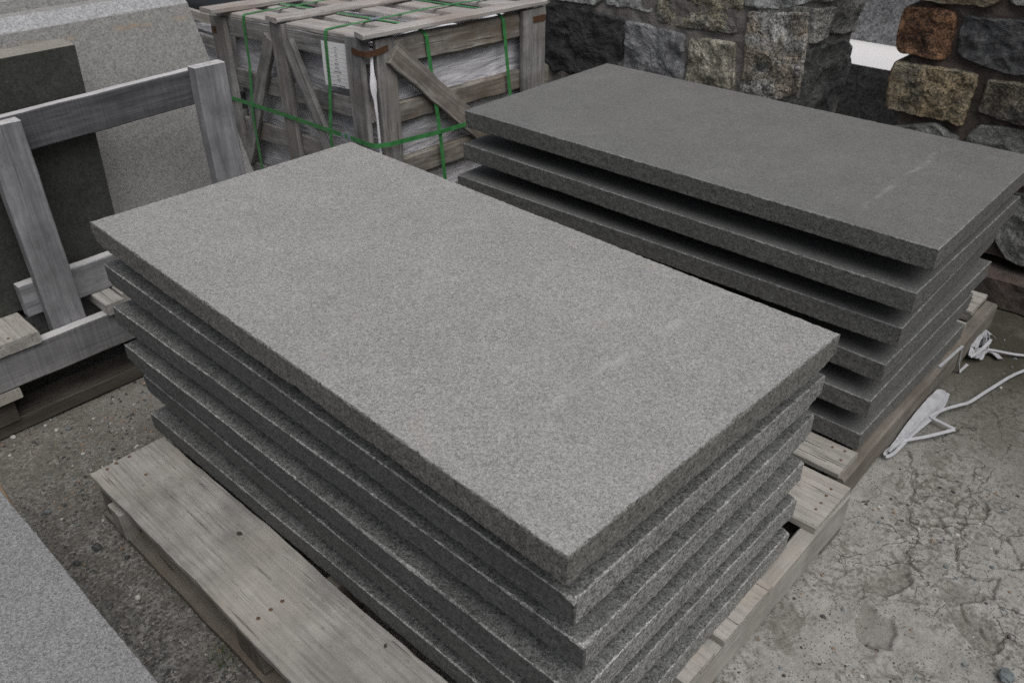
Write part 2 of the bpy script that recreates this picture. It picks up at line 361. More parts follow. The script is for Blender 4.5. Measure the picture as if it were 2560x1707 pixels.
# ------------------------------------------------------------------ ground (one sheet to the horizon)
def mk_ground():
    t = NT('yard_dirt'); co = t.raw
    xyz = t.sep(co)
    n1 = t.noise(2.3, 5, 0.6, co); n2 = t.noise(14, 5, 0.65, co); n3 = t.noise(75, 4, 0.7, co); n4 = t.noise(300, 2, 0.6, co)
    mud = t.ramp(n2, [(0.3, (0.235, 0.230, 0.215)), (0.5, (0.30, 0.295, 0.278)), (0.7, (0.355, 0.35, 0.333))])
    agg = t.sep(t.vor(150, src=co, out='c')); agv = t.math('ADD', t.math('MULTIPLY', agg[0], 0.45), t.math('MULTIPLY', n3, 0.55))
    grit = t.ramp(agv, [(0.26, (0.05, 0.049, 0.047)), (0.48, (0.165, 0.16, 0.147)), (0.66, (0.262, 0.260, 0.250)), (0.8, (0.38, 0.365, 0.335))])
    grit = t.mix(t.ramp(n2, [(0.40, 0.0), (0.62, 0.6)]), grit, (0.095, 0.091, 0.083))
    # coarse gritty dirt on the left side of the yard, pale dried mud on the right
    fx = t.math('ADD', xyz[0], t.math('MULTIPLY', t.math('SUBTRACT', n1, 0.5), 0.9))
    col = t.mix(t.ramp(fx, [(0.55, 0.0), (0.95, 1.0)]), grit, mud)
    # dark grit patches in the mud, thin along the pallets
    gp = t.math('MULTIPLY', t.ramp(n3, [(0.48, 0.0), (0.58, 0.8)]), t.ramp(t.noise(5, 5, 0.7, co), [(0.42, 0.12), (0.56, 1.0)]))
    col = t.mix(gp, col, (0.11, 0.10, 0.085))
    sp = t.math('MULTIPLY', t.ramp(t.vor(120, src=co), [(0.20, 1.0), (0.32, 0.0)]), t.ramp(t.noise(26, 4, 0.7, co), [(0.44, 0.0), (0.54, 0.9)]))
    col = t.mix(sp, col, (0.085, 0.08, 0.072))
    col = t.mix(1.0, col, t.ramp(n4, [(0.3, 0.8), (0.7, 1.18)]), 'MULTIPLY')
    # moss near the wall foot, and the shade there painted into the dirt
    ms = t.math('MULTIPLY', t.ramp(xyz[0], [(0.0, 0.0), (1.0, 1.0)]), 1.0)
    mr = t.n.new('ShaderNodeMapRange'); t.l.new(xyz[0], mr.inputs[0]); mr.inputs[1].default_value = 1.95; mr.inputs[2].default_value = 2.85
    moss_shade = t.math('MULTIPLY', mr.outputs[0], t.ramp(t.noise(3.5, 4, 0.6, co), [(0.30, 0.45), (0.56, 1.0)]))
    col = t.mix(moss_shade, col, (0.055, 0.052, 0.038))
    ys = t.n.new('ShaderNodeMapRange'); t.l.new(xyz[1], ys.inputs[0]); ys.inputs[1].default_value = 1.6; ys.inputs[2].default_value = 2.3
    ys.inputs[3].default_value = 0.0; ys.inputs[4].default_value = 0.45
    col = t.mix(t.math('MULTIPLY', ys.outputs[0], t.ramp(n2, [(0.3, 1.0), (0.7, 0.5)])), col, (0.15, 0.135, 0.11))
    at = t.n.new('ShaderNodeAttribute'); at.attribute_name = 'damp'
    col = t.mix(t.math('MULTIPLY', at.outputs['Fac'], 0.8), col, (0.135, 0.128, 0.112))
    # drying cracks
    wv = t.n.new('ShaderNodeVectorMath'); wv.operation = 'ADD'
    ns = t.n.new('ShaderNodeTexNoise'); t.l.new(co, ns.inputs['Vector']); ns.inputs['Scale'].default_value = 9; ns.inputs['Detail'].default_value = 5
    sc = t.n.new('ShaderNodeVectorMath'); sc.operation = 'SCALE'; sc.inputs['Scale'].default_value = 0.13
    t.l.new(ns.outputs['Color'], sc.inputs[0]); t.l.new(co, wv.inputs[0]); t.l.new(sc.outputs[0], wv.inputs[1])
    d = t.vor(8.5, 'DISTANCE_TO_EDGE', wv.outputs[0])
    rg = t.n.new('ShaderNodeMapRange'); t.l.new(xyz[0], rg.inputs[0]); rg.inputs[1].default_value = 1.55; rg.inputs[2].default_value = 1.85; rg.inputs[4].default_value = 0.14
    wid = t.math('MULTIPLY', t.ramp(t.math('ADD', t.noise(5, 3, 0.6, co), rg.outputs[0]), [(0.50, 0.0), (0.70, 1.0)]), 0.013)
    ck = t.math('LESS_THAN', d, wid)
    msk = t.n.new('ShaderNodeMapRange'); t.l.new(xyz[0], msk.inputs[0]); msk.inputs[1].default_value = 1.35; msk.inputs[2].default_value = 1.6
    ck = t.math('MULTIPLY', ck, msk.outputs[0])
    col = t.mix(t.math('MULTIPLY', ck, 0.8), col, (0.06, 0.056, 0.05))
    h = t.math('ADD', t.math('MULTIPLY', n3, 0.5), t.math('MULTIPLY', agg[0], 0.2))
    h = t.math('SUBTRACT', h, t.math('MULTIPLY', ck, 0.9))
    nb = t.bump(h, 0.75, 0.006)
    return t.done(col, 0.92, nb, 0.2)
M_ground = mk_ground()

def axis(fine, lo, hi, step):
    a = list(np.arange(lo, hi + 1e-6, step)); o = []
    for d in (0.1, 0.3, 0.8, 2, 5, 12, 30, 80): o.append(d)
    return [lo - d for d in reversed(o)] + a + [hi + d for d in o]
def graded(lo, a, b, hi, c_, f_): return list(np.arange(lo, a, c_)) + list(np.arange(a, b, f_)) + list(np.arange(b, hi + 1e-6, c_))
FAR = (0.1, 0.3, 0.8, 2, 5, 12, 30, 80)
gx = [0.2 - d for d in reversed(FAR)] + graded(0.2, 1.25, 2.3, 3.3, 0.0175, 0.004) + [3.32 + d for d in FAR]
gy = [-0.3 - d for d in reversed(FAR)] + graded(-0.3, -0.02, 0.46, 2.9, 0.0175, 0.004) + [2.92 + d for d in FAR]
CRACKS = [[(2.185, .466), (2.086, .411), (1.985, .370), (1.980, .334), (1.999, .272), (2.041, .277), (2.097, .268), (2.068, .316), (2.061, .377), (2.065, .401), (1.985, .370)],
 [(1.999, .272), (2.007, .233), (2.043, .204), (2.102, .221), (2.138, .244)], [(1.960, .295), (1.925, .265), (1.915, .238)], [(1.944, .225), (1.936, .178), (1.931, .138)],
 [(1.883, .227), (1.845, .196), (1.863, .167)], [(1.903, .150), (1.884, .119), (1.914, .086), (1.950, .081)], [(1.842, .199), (1.812, .189), (1.812, .163), (1.812, .138), (1.841, .106)],
 [(1.841, .106), (1.783, .096), (1.768, .115)], [(1.716, .152), (1.676, .118), (1.651, .086), (1.650, .050), (1.685, .034), (1.683, .007)], [(1.398, .219), (1.404, .193), (1.400, .164)],
 [(1.905, .375), (1.895, .337), (1.920, .290), (1.963, .292)], [(1.991, .174), (1.999, .137), (1.935, .080)]]
SEGS = [(p_[i], p_[i + 1]) for p_ in CRACKS for i in range(len(p_) - 1)]
def crack_depth(x, y):
    if not (1.33 < x < 2.26 and -0.02 < y < 0.47): return 0.0
    wx = x + 0.016 * noise.noise(Vector((x * 28, y * 28, 1))) + 0.005 * noise.noise(Vector((x * 90, y * 90, 1)))
    wy = y + 0.016 * noise.noise(Vector((x * 28, y * 28, 7))) + 0.005 * noise.noise(Vector((x * 90, y * 90, 7)))
    d = 9.0
    for (a, b) in SEGS:
        if abs(a[0] - wx) > 0.12 and abs(b[0] - wx) > 0.12: continue
        ux, uy = b[0] - a[0], b[1] - a[1]; L2 = ux * ux + uy * uy
        t_ = max(0, min(1, ((wx - a[0]) * ux + (wy - a[1]) * uy) / L2)); d = min(d, math.hypot(wx - a[0] - t_ * ux, wy - a[1] - t_ * uy))
    dd = max(0, 1 - d / 0.0046) * 0.012
    if x > 1.55:
        f = noise.voronoi(Vector((wx * 13, wy * 13, 0.3)))[0]; e = (f[1] - f[0]) / 13
        k = max(0, min(1, (0.1 if x > 1.75 else 0.0) + 2.6 * noise.noise(Vector((x * 4, y * 4, 4)))))
        dd = max(dd, max(0, 1 - e / 0.0036) * 0.007 * k)
    return dd
DEP = [(1.655, 0.30, 0.075, 0.032, -0.45, 0.012), (1.73, 0.165, 0.05, 0.03, -0.9, 0.008), (1.50, 0.27, 0.06, 0.045, 0.5, 0.008), (1.655, 0.10, 0.07, 0.04, 1.1, 0.007)]
def gz(x, y):
    if not (0.1 < x < 3.4 and -0.4 < y < 3.0): return -0.006
    z = noise.fractal(Vector((x * 3, y * 3, 0)), 1.0, 2.0, 4) * 0.004 + noise.noise(Vector((x * 22, y * 22, 3))) * 0.0022 - 0.006 + (noise.fractal(Vector((x * 70, y * 70, 6)), 0.8, 2.0, 3) * 0.0007 if 1.2 < x < 2.35 and y < 0.48 else 0)
    for (cx, cy, a, b, th, dep) in DEP:
        dx, dy = x - cx, y - cy; c, s = math.cos(th), math.sin(th)
        q = math.hypot((dx * c + dy * s) / a, (-dx * s + dy * c) / b) + 0.35 * noise.noise(Vector((x * 30, y * 30, 8)))
        if q < 1.35: z += -dep * min(1, max(0, (1.05 - q) / 0.22)) + (0.25 * dep * max(0, 1 - abs(q - 1.15) / 0.2))
    return min(z, -0.0005) - crack_depth(x, y)
V = [(x, y, gz(x, y)) for y in gy for x in gx]; nx = len(gx)
F = [(j * nx + i, j * nx + i + 1, (j + 1) * nx + i + 1, (j + 1) * nx + i) for j in range(len(gy) - 1) for i in range(nx - 1)]
g = mesh_obj('ground', V, F, M_ground, smooth=True); tag(g, kind='structure')
def damp(x, y):
    r_ = 0.0
    for (cx, cy, a, b, th, dep) in DEP + [(1.392, .427, .05, .03, .6, 0), (2.44, .29, .09, .05, 0.2, 0), (2.19, .39, .05, .02, .9, 0), (1.33, .415, .06, .02, .8, 0)]:
        dx, dy = x - cx, y - cy; c, s_ = math.cos(th), math.sin(th)
        q = math.hypot((dx * c + dy * s_) / a, (-dx * s_ + dy * c) / b) + 0.45 * noise.noise(Vector((x * 30, y * 30, 8))) + 0.2 * noise.noise(Vector((x * 90, y * 90, 8)))
        r_ = max(r_, min(1, max(0, (1.05 - q) / 0.15)))
    cd = crack_depth(x, y)
    return max(r_ * 0.62, min(1, cd / 0.0042))
at_ = g.data.attributes.new('damp', 'FLOAT', 'POINT')
at_.data.foreach_set('value', [damp(v[0], v[1]) if 1.1 < v[0] < 2.7 and -0.1 < v[1] < 0.5 else 0.0 for v in V])

# ------------------------------------------------------------------ pallets
def pallet_front():
    p = empty('wooden_pallet', (1.09, 1.2, 0))
    tag(p, 'weathered wooden pallet under the front slab stack, wide board showing at its left', 'pallet')
    # deck boards run along Y, stringers along X, thin bottom boards
    x0s = [(0.455, 0.662, 0.463, 1.94), (0.69, 0.80, 0.460, 1.93), (0.84, 0.95, 0.459, 1.93), (0.976, 1.081, 0.458, 1.93), (1.115, 1.315, 0.457, 1.93), (1.345, 1.44, 0.60, 1.93), (1.538, 1.731, 0.465, 1.94)]
    for k, (a, b, y0, y1) in enumerate(x0s):
        box('deck_board', W_pal if k == 0 else W_pal2, p, (a, y0, 0.131), (b, y1, 0.151), bev=0.002, rough=0.0019 if k == 0 else 0.001, seg=0.02)
    for (y0, y1) in ((0.461, 0.502), (1.18, 1.22), (1.885, 1.925)):
        box('stringer', W_pal if y0 < 1 else W_str, p, (0.462, y0, 0.021), (1.728, y1, 0.1305), rough=0.0015, bev=0.004)
    for (a, b) in ((0.452, 0.56), (1.0, 1.12), (1.62, 1.731)):
        box('bottom_board', W_str, p, (a, 0.463, 0.001), (b, 1.93, 0.0205), rough=0.0012)
    # broken block standing in the opening under the left board
    box('broken_block', W_pal, p, (0.447, 1.785, 0.0205), (0.485, 1.85, 0.104), rough=0.003, bev=0.004)
    box('broken_block', W_str, p, (0.466, 1.225, 0.0205), (0.50, 1.29, 0.124), rough=0.002, bev=0.004)
    for (x, y) in ((0.493, 1.923), (0.520, 1.928), (0.556, 1.928), (0.552, 1.828), (0.494, 1.218), (0.525, 1.218), (0.555, 1.219), (1.691, 0.499), (1.660, 0.497), (1.628, 0.495), (1.599, 0.495)):
        nail(p, x, y, 0.1512, M_nail, r=0.0048 if x < 1 else 0.004)
    return p
pallet_front()
def pallet_back():
    p = empty('wooden_pallet', (2.4, 1.2, 0))
    tag(p, 'weathered wooden pallet under the rear slab stack beside the stone wall', 'pallet')
    for (a, b) in ((1.783, 1.899), (2.0, 2.12), (2.22, 2.34), (2.44, 2.56), (2.66, 2.78), (2.865, 3.02)):
        box('deck_board', W_pal2, p, (a, 0.517 if a < 1.8 else (0.545 if a > 2.8 else 0.534), 0.111), (b, 1.97, 0.131), bev=0.0035, rough=0.0014, seg=0.03)
    for (y0, y1) in ((0.503, 0.548), (1.2, 1.245), (1.91, 1.955)):
        box('stringer', W_str, p, (1.79, y0, 0.012), (3.01, y1, 0.1105), rough=0.002, bev=0.006)
    for (a, b) in ((1.79, 1.9), (2.35, 2.46), (2.9, 3.01)):
        box('bottom_board', W_str, p, (a, 0.51, 0.0005), (b, 1.95, 0.0118), rough=0.0008)
    for (x, y) in ((1.878, 0.545), (1.837, 0.537), (1.872, 0.577), (2.95, 0.575), (2.90, 0.58)):
        nail(p, x, y, 0.1312, M_nail)
    return p
pallet_back()

# ------------------------------------------------------------------ granite slabs
def slab_obj(mats, w, l, t, seed, mw, chips=(), bev=0.0023, jag=1.0, step=0.006):
    """origin at the lower front corner; rough perimeter, bruised arrises"""
    rs = np.random.RandomState(seed)
    P = []
    for (a, b) in (((0, 0), (w, 0)), ((w, 0), (w, l)), ((w, l), (0, l)), ((0, l), (0, 0))):
        L = math.hypot(b[0] - a[0], b[1] - a[1]); k = int(L / step)
        for i in range(k):
            P.append((a[0] + (b[0] - a[0]) * i / k, a[1] + (b[1] - a[1]) * i / k))
    P = np.array(P); N = len(P); c = np.array([w / 2, l / 2])
    nrm = np.zeros_like(P)
    e = 1e-4
    nrm[:, 0] = np.where(P[:, 0] < e, -1, 0) + np.where(P[:, 0] > w - e, 1, 0)
    nrm[:, 1] = np.where(P[:, 1] < e, -1, 0) + np.where(P[:, 1] > l - e, 1, 0)
    def sm(k):
        r = rs.randn(N); ker = np.hanning(k + 2)[1:-1]; ker /= ker.sum()
        r = np.convolve(np.concatenate([r[-k:], r, r[:k]]), ker, 'same')[k:-k]; return r / (r.std() + 1e-9)
    edge_t = bev * (1 + 0.35 * jag * sm(1) + 0.2 * jag * sm(5)); edge_t = np.clip(edge_t, 0.0012, 0.009)
    edge_b = bev * (1.1 + 0.45 * jag * sm(1) + 0.3 * jag * sm(7)); edge_b = np.clip(edge_b, 0.001, 0.012)
    for (x, y, r, amt, top) in chips:
        d = np.hypot(P[:, 0] - x, P[:, 1] - y); bump_ = amt * np.clip(1 - d / r, 0, 1) ** 0.7
        if top: edge_t = edge_t + bump_
        else: edge_b = edge_b + bump_
    wav = 0.0004 * sm(40)
    rows = []
    lv = [(edge_t, 0 * edge_t, 1.0), (edge_t * 0.35, edge_t * 0.30, 0.8), (0 * edge_t, edge_t * 1.0, 0.6)]
    for f in (0.3, 0.55, 0.78): lv.append((0.0004 * sm(3), f * t + 0 * edge_t, 0.3))
    lv += [(0 * edge_b, t - edge_b * 1.0, 0.6), (edge_b * 0.6, t + 0 * edge_b, 0.8)]
    for (ins, dep, am) in lv:
        off = wav + 0.00045 * am * jag * rs.randn(N) - ins
        q = P + nrm * off[:, None]
        rows.append(np.concatenate([q, (t - dep + (0.0002 * rs.randn(N) if dep[0] > 0 and dep[0] < t * 0.99 else 0))[:, None]], 1))
    V = np.concatenate(rows); F = []; fm = []; smo = []
    nl = len(rows)
    for r_ in range(nl - 1):
        for j in range(N):
            F.append((r_ * N + (j + 1) % N, r_ * N + j, (r_ + 1) * N + j, (r_ + 1) * N + (j + 1) % N))
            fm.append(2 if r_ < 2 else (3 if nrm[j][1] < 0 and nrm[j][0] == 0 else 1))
    # face colours: split top with a bruised rim is done by the bevel rows
    F.append(tuple(range(N))); fm.append(0)
    F.append(tuple((nl - 1) * N + j for j in range(N))[::-1]); fm.append(1)
    return mesh_obj('granite_slab', V, F, mats, None, mw, fm, False)

TH = 0.0555
front = [(0.612, 0.481, 0.779, -0.0286), (0.641, 0.489, 0.662, -0.0129), (0.661, 0.483, 0.548, 0.0076), (0.650, 0.482, 0.435, 0.0012), (0.662, 0.492, 0.3205, -0.0097), (0.675, 0.481, 0.2065, 0.0091)]
back = [(1.887, 0.4636, 0.758, 0.0034), (1.8765, 0.480, 0.643, -0.0041), (1.895, 0.494, 0.533, 0.0217), (1.897, 0.5096, 0.419, -0.0144), (1.8925, 0.5187, 0.3035, 0.0005), (1.902, 0.5238, 0.1865, -0.0117)]
ordn = ['topmost', 'second', 'third', 'fourth', 'fifth', 'lowest']
W_, L_ = 0.759, 1.509
def stack(data, name, mats_top, mats, seed, grp):
    prev_top = None
    for k, (x, y, zt, a) in enumerate(data):
        mw = Matrix.Translation((x, y, zt - TH)) @ Matrix.Rotation(a, 4, 'Z')
        chips = []
        if name == 'front':
            if k == 0: chips = [(0, L_, 0.03, 0.016, False), (W_, 0, 0.045, 0.014, False), (0.0, 0.65, 0.02, 0.006, False), (W_ * 0.55, 0, 0.012, 0.003, True)]
            elif k == 1: chips = [(W_, 0, 0.05, 0.012, False), (0, 0, 0.02, 0.006, True), (0, L_, 0.02, 0.01, False)]
            elif k == 2: chips = [(0, 0, 0.04, 0.004, True), (W_, 0, 0.02, 0.006, False)]
            elif k == 3: chips = [(0, L_, 0.04, 0.01, False), (0, 0.4, 0.3, 0.003, True), (W_, 0, 0.02, 0.006, True)]
            else: chips = [(W_, 0, 0.02, 0.006, True)]
        s = slab_obj(mats_top if k == 0 else mats, W_, L_, TH, seed + k, mw, chips, jag=1.0 if name == 'front' else 0.7)
        s['label'] = '%s grey granite slab of the %s stack, %s' % (ordn[k], name, {0: 'its broad flamed face fully visible', 5: 'lying on the pallet boards'}.get(k, 'only its edges showing between its neighbours'))
        s['category'] = 'stone slab'; s['group'] = grp
    # wooden spacers between the slabs, set well back from the faces
    for k in range(5):
        x, y, zt, a = data[k + 1]; zb = data[k][2] - TH
        for j, fy in enumerate((0.33, 1.18)):
            o = box('wooden_spacer', W_dark, None, (x + 0.16, y + fy, zt + 0.0005), (x + 0.62, y + fy + 0.045, zb - 0.0005), rough=0.0002, bev=0.002)
            tag(o, 'dark wooden spacer carrying the %s slab of the %s stack, at its %s end' % (ordn[k], name, ('near', 'far')[j]), 'spacer', 'spacers between the slabs')
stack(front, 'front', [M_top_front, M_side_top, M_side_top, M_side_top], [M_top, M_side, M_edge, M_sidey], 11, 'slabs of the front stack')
stack(back, 'rear', [M_top_back, M_side_back, M_edge_back, M_side_back], [M_top_back2, M_side_back, M_edge_back, M_side_back], 51, 'slabs of the rear stack')

# slab at the lower left corner: same kind of stack, of which only the top shows
s = slab_obj([M_fg, M_fg, M_fg, M_fg], 0.76, 1.55, TH, 91, Matrix.Translation((-0.54, 0.42, 0.435 - TH)), bev=0.002, jag=0.5)
tag(s, 'pale speckled granite slab cut off by the lower left corner of the photo', 'stone slab')
for k, z in enumerate((0.321, 0.207)):
    s = slab_obj([M_fg, M_fg, M_fg, M_fg], 0.73, 1.5, TH, 95 + k, Matrix.Translation((-0.54, 0.45, z - TH)), bev=0.002, jag=0.5, step=0.02)
    tag(s, '%s granite slab hidden under the pale slab of the lower left corner' % ('second', 'third')[k], 'stone slab')
for z0, z1 in ((0.207, 0.265), (0.321, 0.379)):
    for y in (0.7, 1.6):
        o = box('wooden_spacer', W_dark, None, (-0.4, y, z0 + 0.0004), (0.1, y + 0.04, z1 - 0.0004), rough=0.0002)
        tag(o, 'wooden spacer at the %s end %s the second slab of the lower left stack' % ('near' if y < 1 else 'far', 'under' if z0 < 0.3 else 'on'), 'spacer', 'spacers of the lower left stack')
p = empty('wooden_pallet', (-0.15, 1.2, 0)); tag(p, 'low pallet under the lower left corner slab, a split orange board poking out', 'pallet')
for a in (-0.53, -0.3, -0.07, 0.1): box('deck_board', W_pal2, p, (a, 0.45, 0.131), (a + 0.11, 1.95, 0.151))
for y in (0.46, 1.18, 1.88): box('stringer', W_str, p, (-0.53, y, 0.001), (0.21, y + 0.04, 0.1305))
plank('split_board', W_sliver, p, (0.267, 2.09, 0.139), (0.247, 1.70, 0.139), 0.034, 0.012, rough=0.002, end_cut=(0.8, 0.0))
box('split_board_support', W_dark, p, (0.214, 1.9, 0.10), (0.262, 1.93, 0.1325))

def bleach_lit_top(o):
    # upper narrow face of an old rail: bleached wood plus painted-in sky light
    o.data.materials.append(W_top); mw = WM[o.name]
    top = max((mw @ v.co).z for v in o.data.vertices)
    for f in o.data.polygons:
        nz = (mw.to_3x3() @ f.normal).z
        if abs(nz) > 0.8 and top - (mw @ f.center).z < 0.05: f.material_index = 1
    return o
# ------------------------------------------------------------------ A-frame rack with leaning slabs
rk = empty('timber_rack', (1.0, 2.6, 0))
tag(rk, 'silver grey timber rack of posts, rails and a heavy beam holding leaning slabs', 'rack')
bleach_lit_top(box('beam', W_beam, rk, (0.05, 2.45, 0.168), (1.75, 2.489, 0.281), rough=0.0008))
bleach_lit_top(box('post', W_grey, rk, (0.628, 2.4905, 0.17), (0.728, 2.535, 0.897), bev=0.003))
bleach_lit_top(box('post', W_grey, rk, (1.246, 2.4905, 0.17), (1.352, 2.538, 0.928), bev=0.003))
box('post', W_grey, rk, (0.06, 2.4905, 0.17), (0.16, 2.535, 0.897), bev=0.003)
tr_ = plank('top_rail', W_greyd, rk, (0.0, 2.553, 0.833), (1.352, 2.557, 0.864), 0.105, 0.036, upv=(0, 1, 0), rough=0.001, bev=0.003)
bleach_lit_top(tr_)
bleach_lit_top(box('lower_rail', W_grey, rk, (0.588, 2.5365, 0.3215), (1.72, 2.575, 0.424), rough=0.0008))
box('lower_rail', W_grey, rk, (0.588, 2.80, 0.3215), (1.72, 2.838, 0.39), rough=0.0008)
for (a, b, y0) in ((0.33, 0.577, 2.440), (0.776, 0.836, 2.437), (0.842, 0.95, 2.47), (1.35, 1.5, 2.47)):
    box('cross_board', W_pal2 if a < 0.5 else W_pal, rk, (a, y0, 0.2825), (b, 3.15, 0.3205), rough=0.001, bev=0.003)
for y in (2.62, 3.05): box('beam', W_beam, rk, (0.05, y, 0.17), (1.75, y + 0.04, 0.2818), rough=0.0008)
nail(rk, 0.50, 2.462, 0.3209, M_rust)
p = empty('wooden_pallet', (1.0, 2.8, 0)); tag(p, 'dark damp pallet on the dirt under the timber rack', 'pallet')
for (a, b, y0) in ((0.10, 0.25, 2.46), (0.30, 0.478, 2.449), (0.95, 1.1, 2.66), (1.5, 1.62, 2.60)):
    box('deck_board', W_pal, p, (a, y0, 0.131), (b, 3.2, 0.165), rough=0.001)
for y in (2.64, 2.9, 3.12): box('stringer', W_dark, p, (0.1, y, 0.046), (1.72, y + 0.045, 0.1305))
box('bottom_board', W_dark, p, (0.05, 2.485, 0.001), (1.74, 2.60, 0.0455), rough=0.002)
box('bottom_board', W_dark, p, (0.05, 3.05, 0.001), (1.74, 3.17, 0.0455))
box('stringer', W_dark, p, (0.30, 2.475, 0.046), (0.455, 2.52, 0.1305), rough=0.002)

def hexa(name, fl, fr, tr, tl, dn, mats, fmi=None, top_dz=None, sub=14):
    """slab from its four front corners and a thickness vector, faces subdivided a little"""
    q = [Vector(v) for v in (fl, fr, tr, tl)]; dv = Vector(dn)
    V = []; F = []
    n_ = sub
    def lerp2(u, v): return (q[0] * (1 - u) + q[1] * u) * (1 - v) + (q[3] * (1 - u) + q[2] * u) * v
    V = [tuple(v) for v in q] + [tuple(v + dv) for v in q]
    F = [(0, 1, 2, 3), (7, 6, 5, 4), (3, 2, 6, 7), (0, 4, 5, 1), (1, 5, 6, 2), (0, 3, 7, 4)]
    o = mesh_obj(name, V, F, mats, None, None, [0, 0, 1, 0, 0, 0])
    b = o.modifiers.new('edge', 'BEVEL'); b.width = 0.003; b.segments = 2; b.material = -1
    return o
# thick dark slab in front
o = hexa('granite_slab', (0.10, 2.600, 0.3215), (0.925, 2.592, 0.3215), (0.967, 2.618, 1.032), (0.14, 2.612, 1.032), (0.005, 0.105, 0.0), [M_darkface, M_darktop])
tag(o, 'thick dark stone slab leaning on the rack behind the left post, pale dusty top', 'stone slab')
# pale slab leaning back, with a rough chamfer along its upper arris, sky light painted in
def lean_slab():
    x0, x1b, x1t = 0.15, 1.525, 1.449
    pr = [(2.70, 0.3215), (2.85, 1.043), (2.893, 1.079), (2.93, 1.083), (2.78, 0.3215)]
    V = []
    for s_ in (0, 1):
        for (y, z) in pr:
            f = (z - 0.3215) / 0.74
            V.append(((x0 if s_ == 0 else x1b + (x1t - x1b) * f), y, z))
    F = [(0, 5, 6, 1), (1, 6, 7, 2), (2, 7, 8, 3), (3, 8, 9, 4), (4, 9, 5, 0), (0, 1, 2, 3, 4), (9, 8, 7, 6, 5)]
    def stain(t, col): return col
    o = mesh_obj('granite_slab', V, F, [M_lean, M_lightedge], None, None, [0, 1, 0, 0, 0, 0, 0])
    fix_normals(o); b = o.modifiers.new('edge', 'BEVEL'); b.width = 0.002; b.segments = 2
    return o
def lean_stain(t, col):
    x = t.sep(t.raw)
    nz = t.math('MULTIPLY', t.math('SUBTRACT', t.noise(9, 4, 0.6, t.raw), 0.5), 0.035)
    d = t.math('ABSOLUTE', t.math('SUBTRACT', t.math('ADD', x[2], nz), 1.004))
    l = t.math('MULTIPLY', t.ramp(d, [(0.002, 0.8), (0.010, 0.0)]), t.ramp(t.noise(7, 3, 0.6, t.raw), [(0.48, 0.0), (0.6, 0.8)]))
    return t.mix(l, col, (0.36, 0.25, 0.14))
M_lean = granite('pale_granite_stained', (0.262, 0.260, 0.250), 0.32, 0.55, 0.15, dark_fleck=0.75, blotch=0.07, stain=lean_stain)
o = lean_slab(); tag(o, 'large pale speckled slab leaning back in the rack with faint orange streaks', 'stone slab')
o = hexa('granite_slab', (0.15, 2.80, 0.3215), (1.50, 2.80, 0.3215), (1.47, 2.945, 1.125), (0.15, 2.935, 1.104), (0.0, 0.06, 0.0), [M_light, M_light])
tag(o, 'pale slab farthest back in the rack, only its top strip showing', 'stone slab')

# ------------------------------------------------------------------ strapped crates
def wrapped_block(parent, mat, lo, hi, seed=0):
    V = []; F = []
    def face(o_, a, b, nrm, la, lb, diag):
        na, nb = max(4, int(la / 0.02)), max(4, int(lb / 0.02)); st = len(V)
        for j in range(nb + 1):
            for i in range(na + 1):
                u, v = i / na, j / nb; p = Vector(o_) + Vector(a) * (u * la) + Vector(b) * (v * lb)
                e = min(u, 1 - u, v, 1 - v); k = min(1, e * 9)
                q = u * la * diag[0] + v * lb * diag[1]
                r_ = abs(noise.noise(Vector((q * 34 + seed, (u * la * diag[1] - v * lb * diag[0]) * 3, seed)))) * -0.016 + noise.noise(Vector((u * la * 6, v * lb * 6, seed + 4))) * 0.012
                V.append(p + Vector(nrm) * (r_ * k))
        for j in range(nb):
            for i in range(na):
                F.append((st + j * (na + 1) + i, st + j * (na + 1) + i + 1, st + (j + 1) * (na + 1) + i + 1, st + (j + 1) * (na + 1) + i))
    (x0, y0, z0), (x1, y1, z1) = lo, hi
    dx, dy, dz = x1 - x0, y1 - y0, z1 - z0
    face((x0, y0, z0), (1, 0, 0), (0, 0, 1), (0, -1, 0), dx, dz, (-0.1, 1.0))
    face((x0, y1, z0), (0, -1, 0), (0, 0, 1), (-1, 0, 0), dy, dz, (-0.62, 0.78))
    face((x1, y0, z0), (0, 1, 0), (0, 0, 1), (1, 0, 0), dy, dz, (0.3, 1))
    face((x1, y1, z0), (-1, 0, 0), (0, 0, 1), (0, 1, 0), dx, dz, (0.2, 1))
    face((x0, y0, z1), (1, 0, 0), (0, 1, 0), (0, 0, 1), dx, dy, (1, 0.4))
    return mesh_obj('plastic_wrap', V, F, mat, parent, world_of(parent), smooth=True)

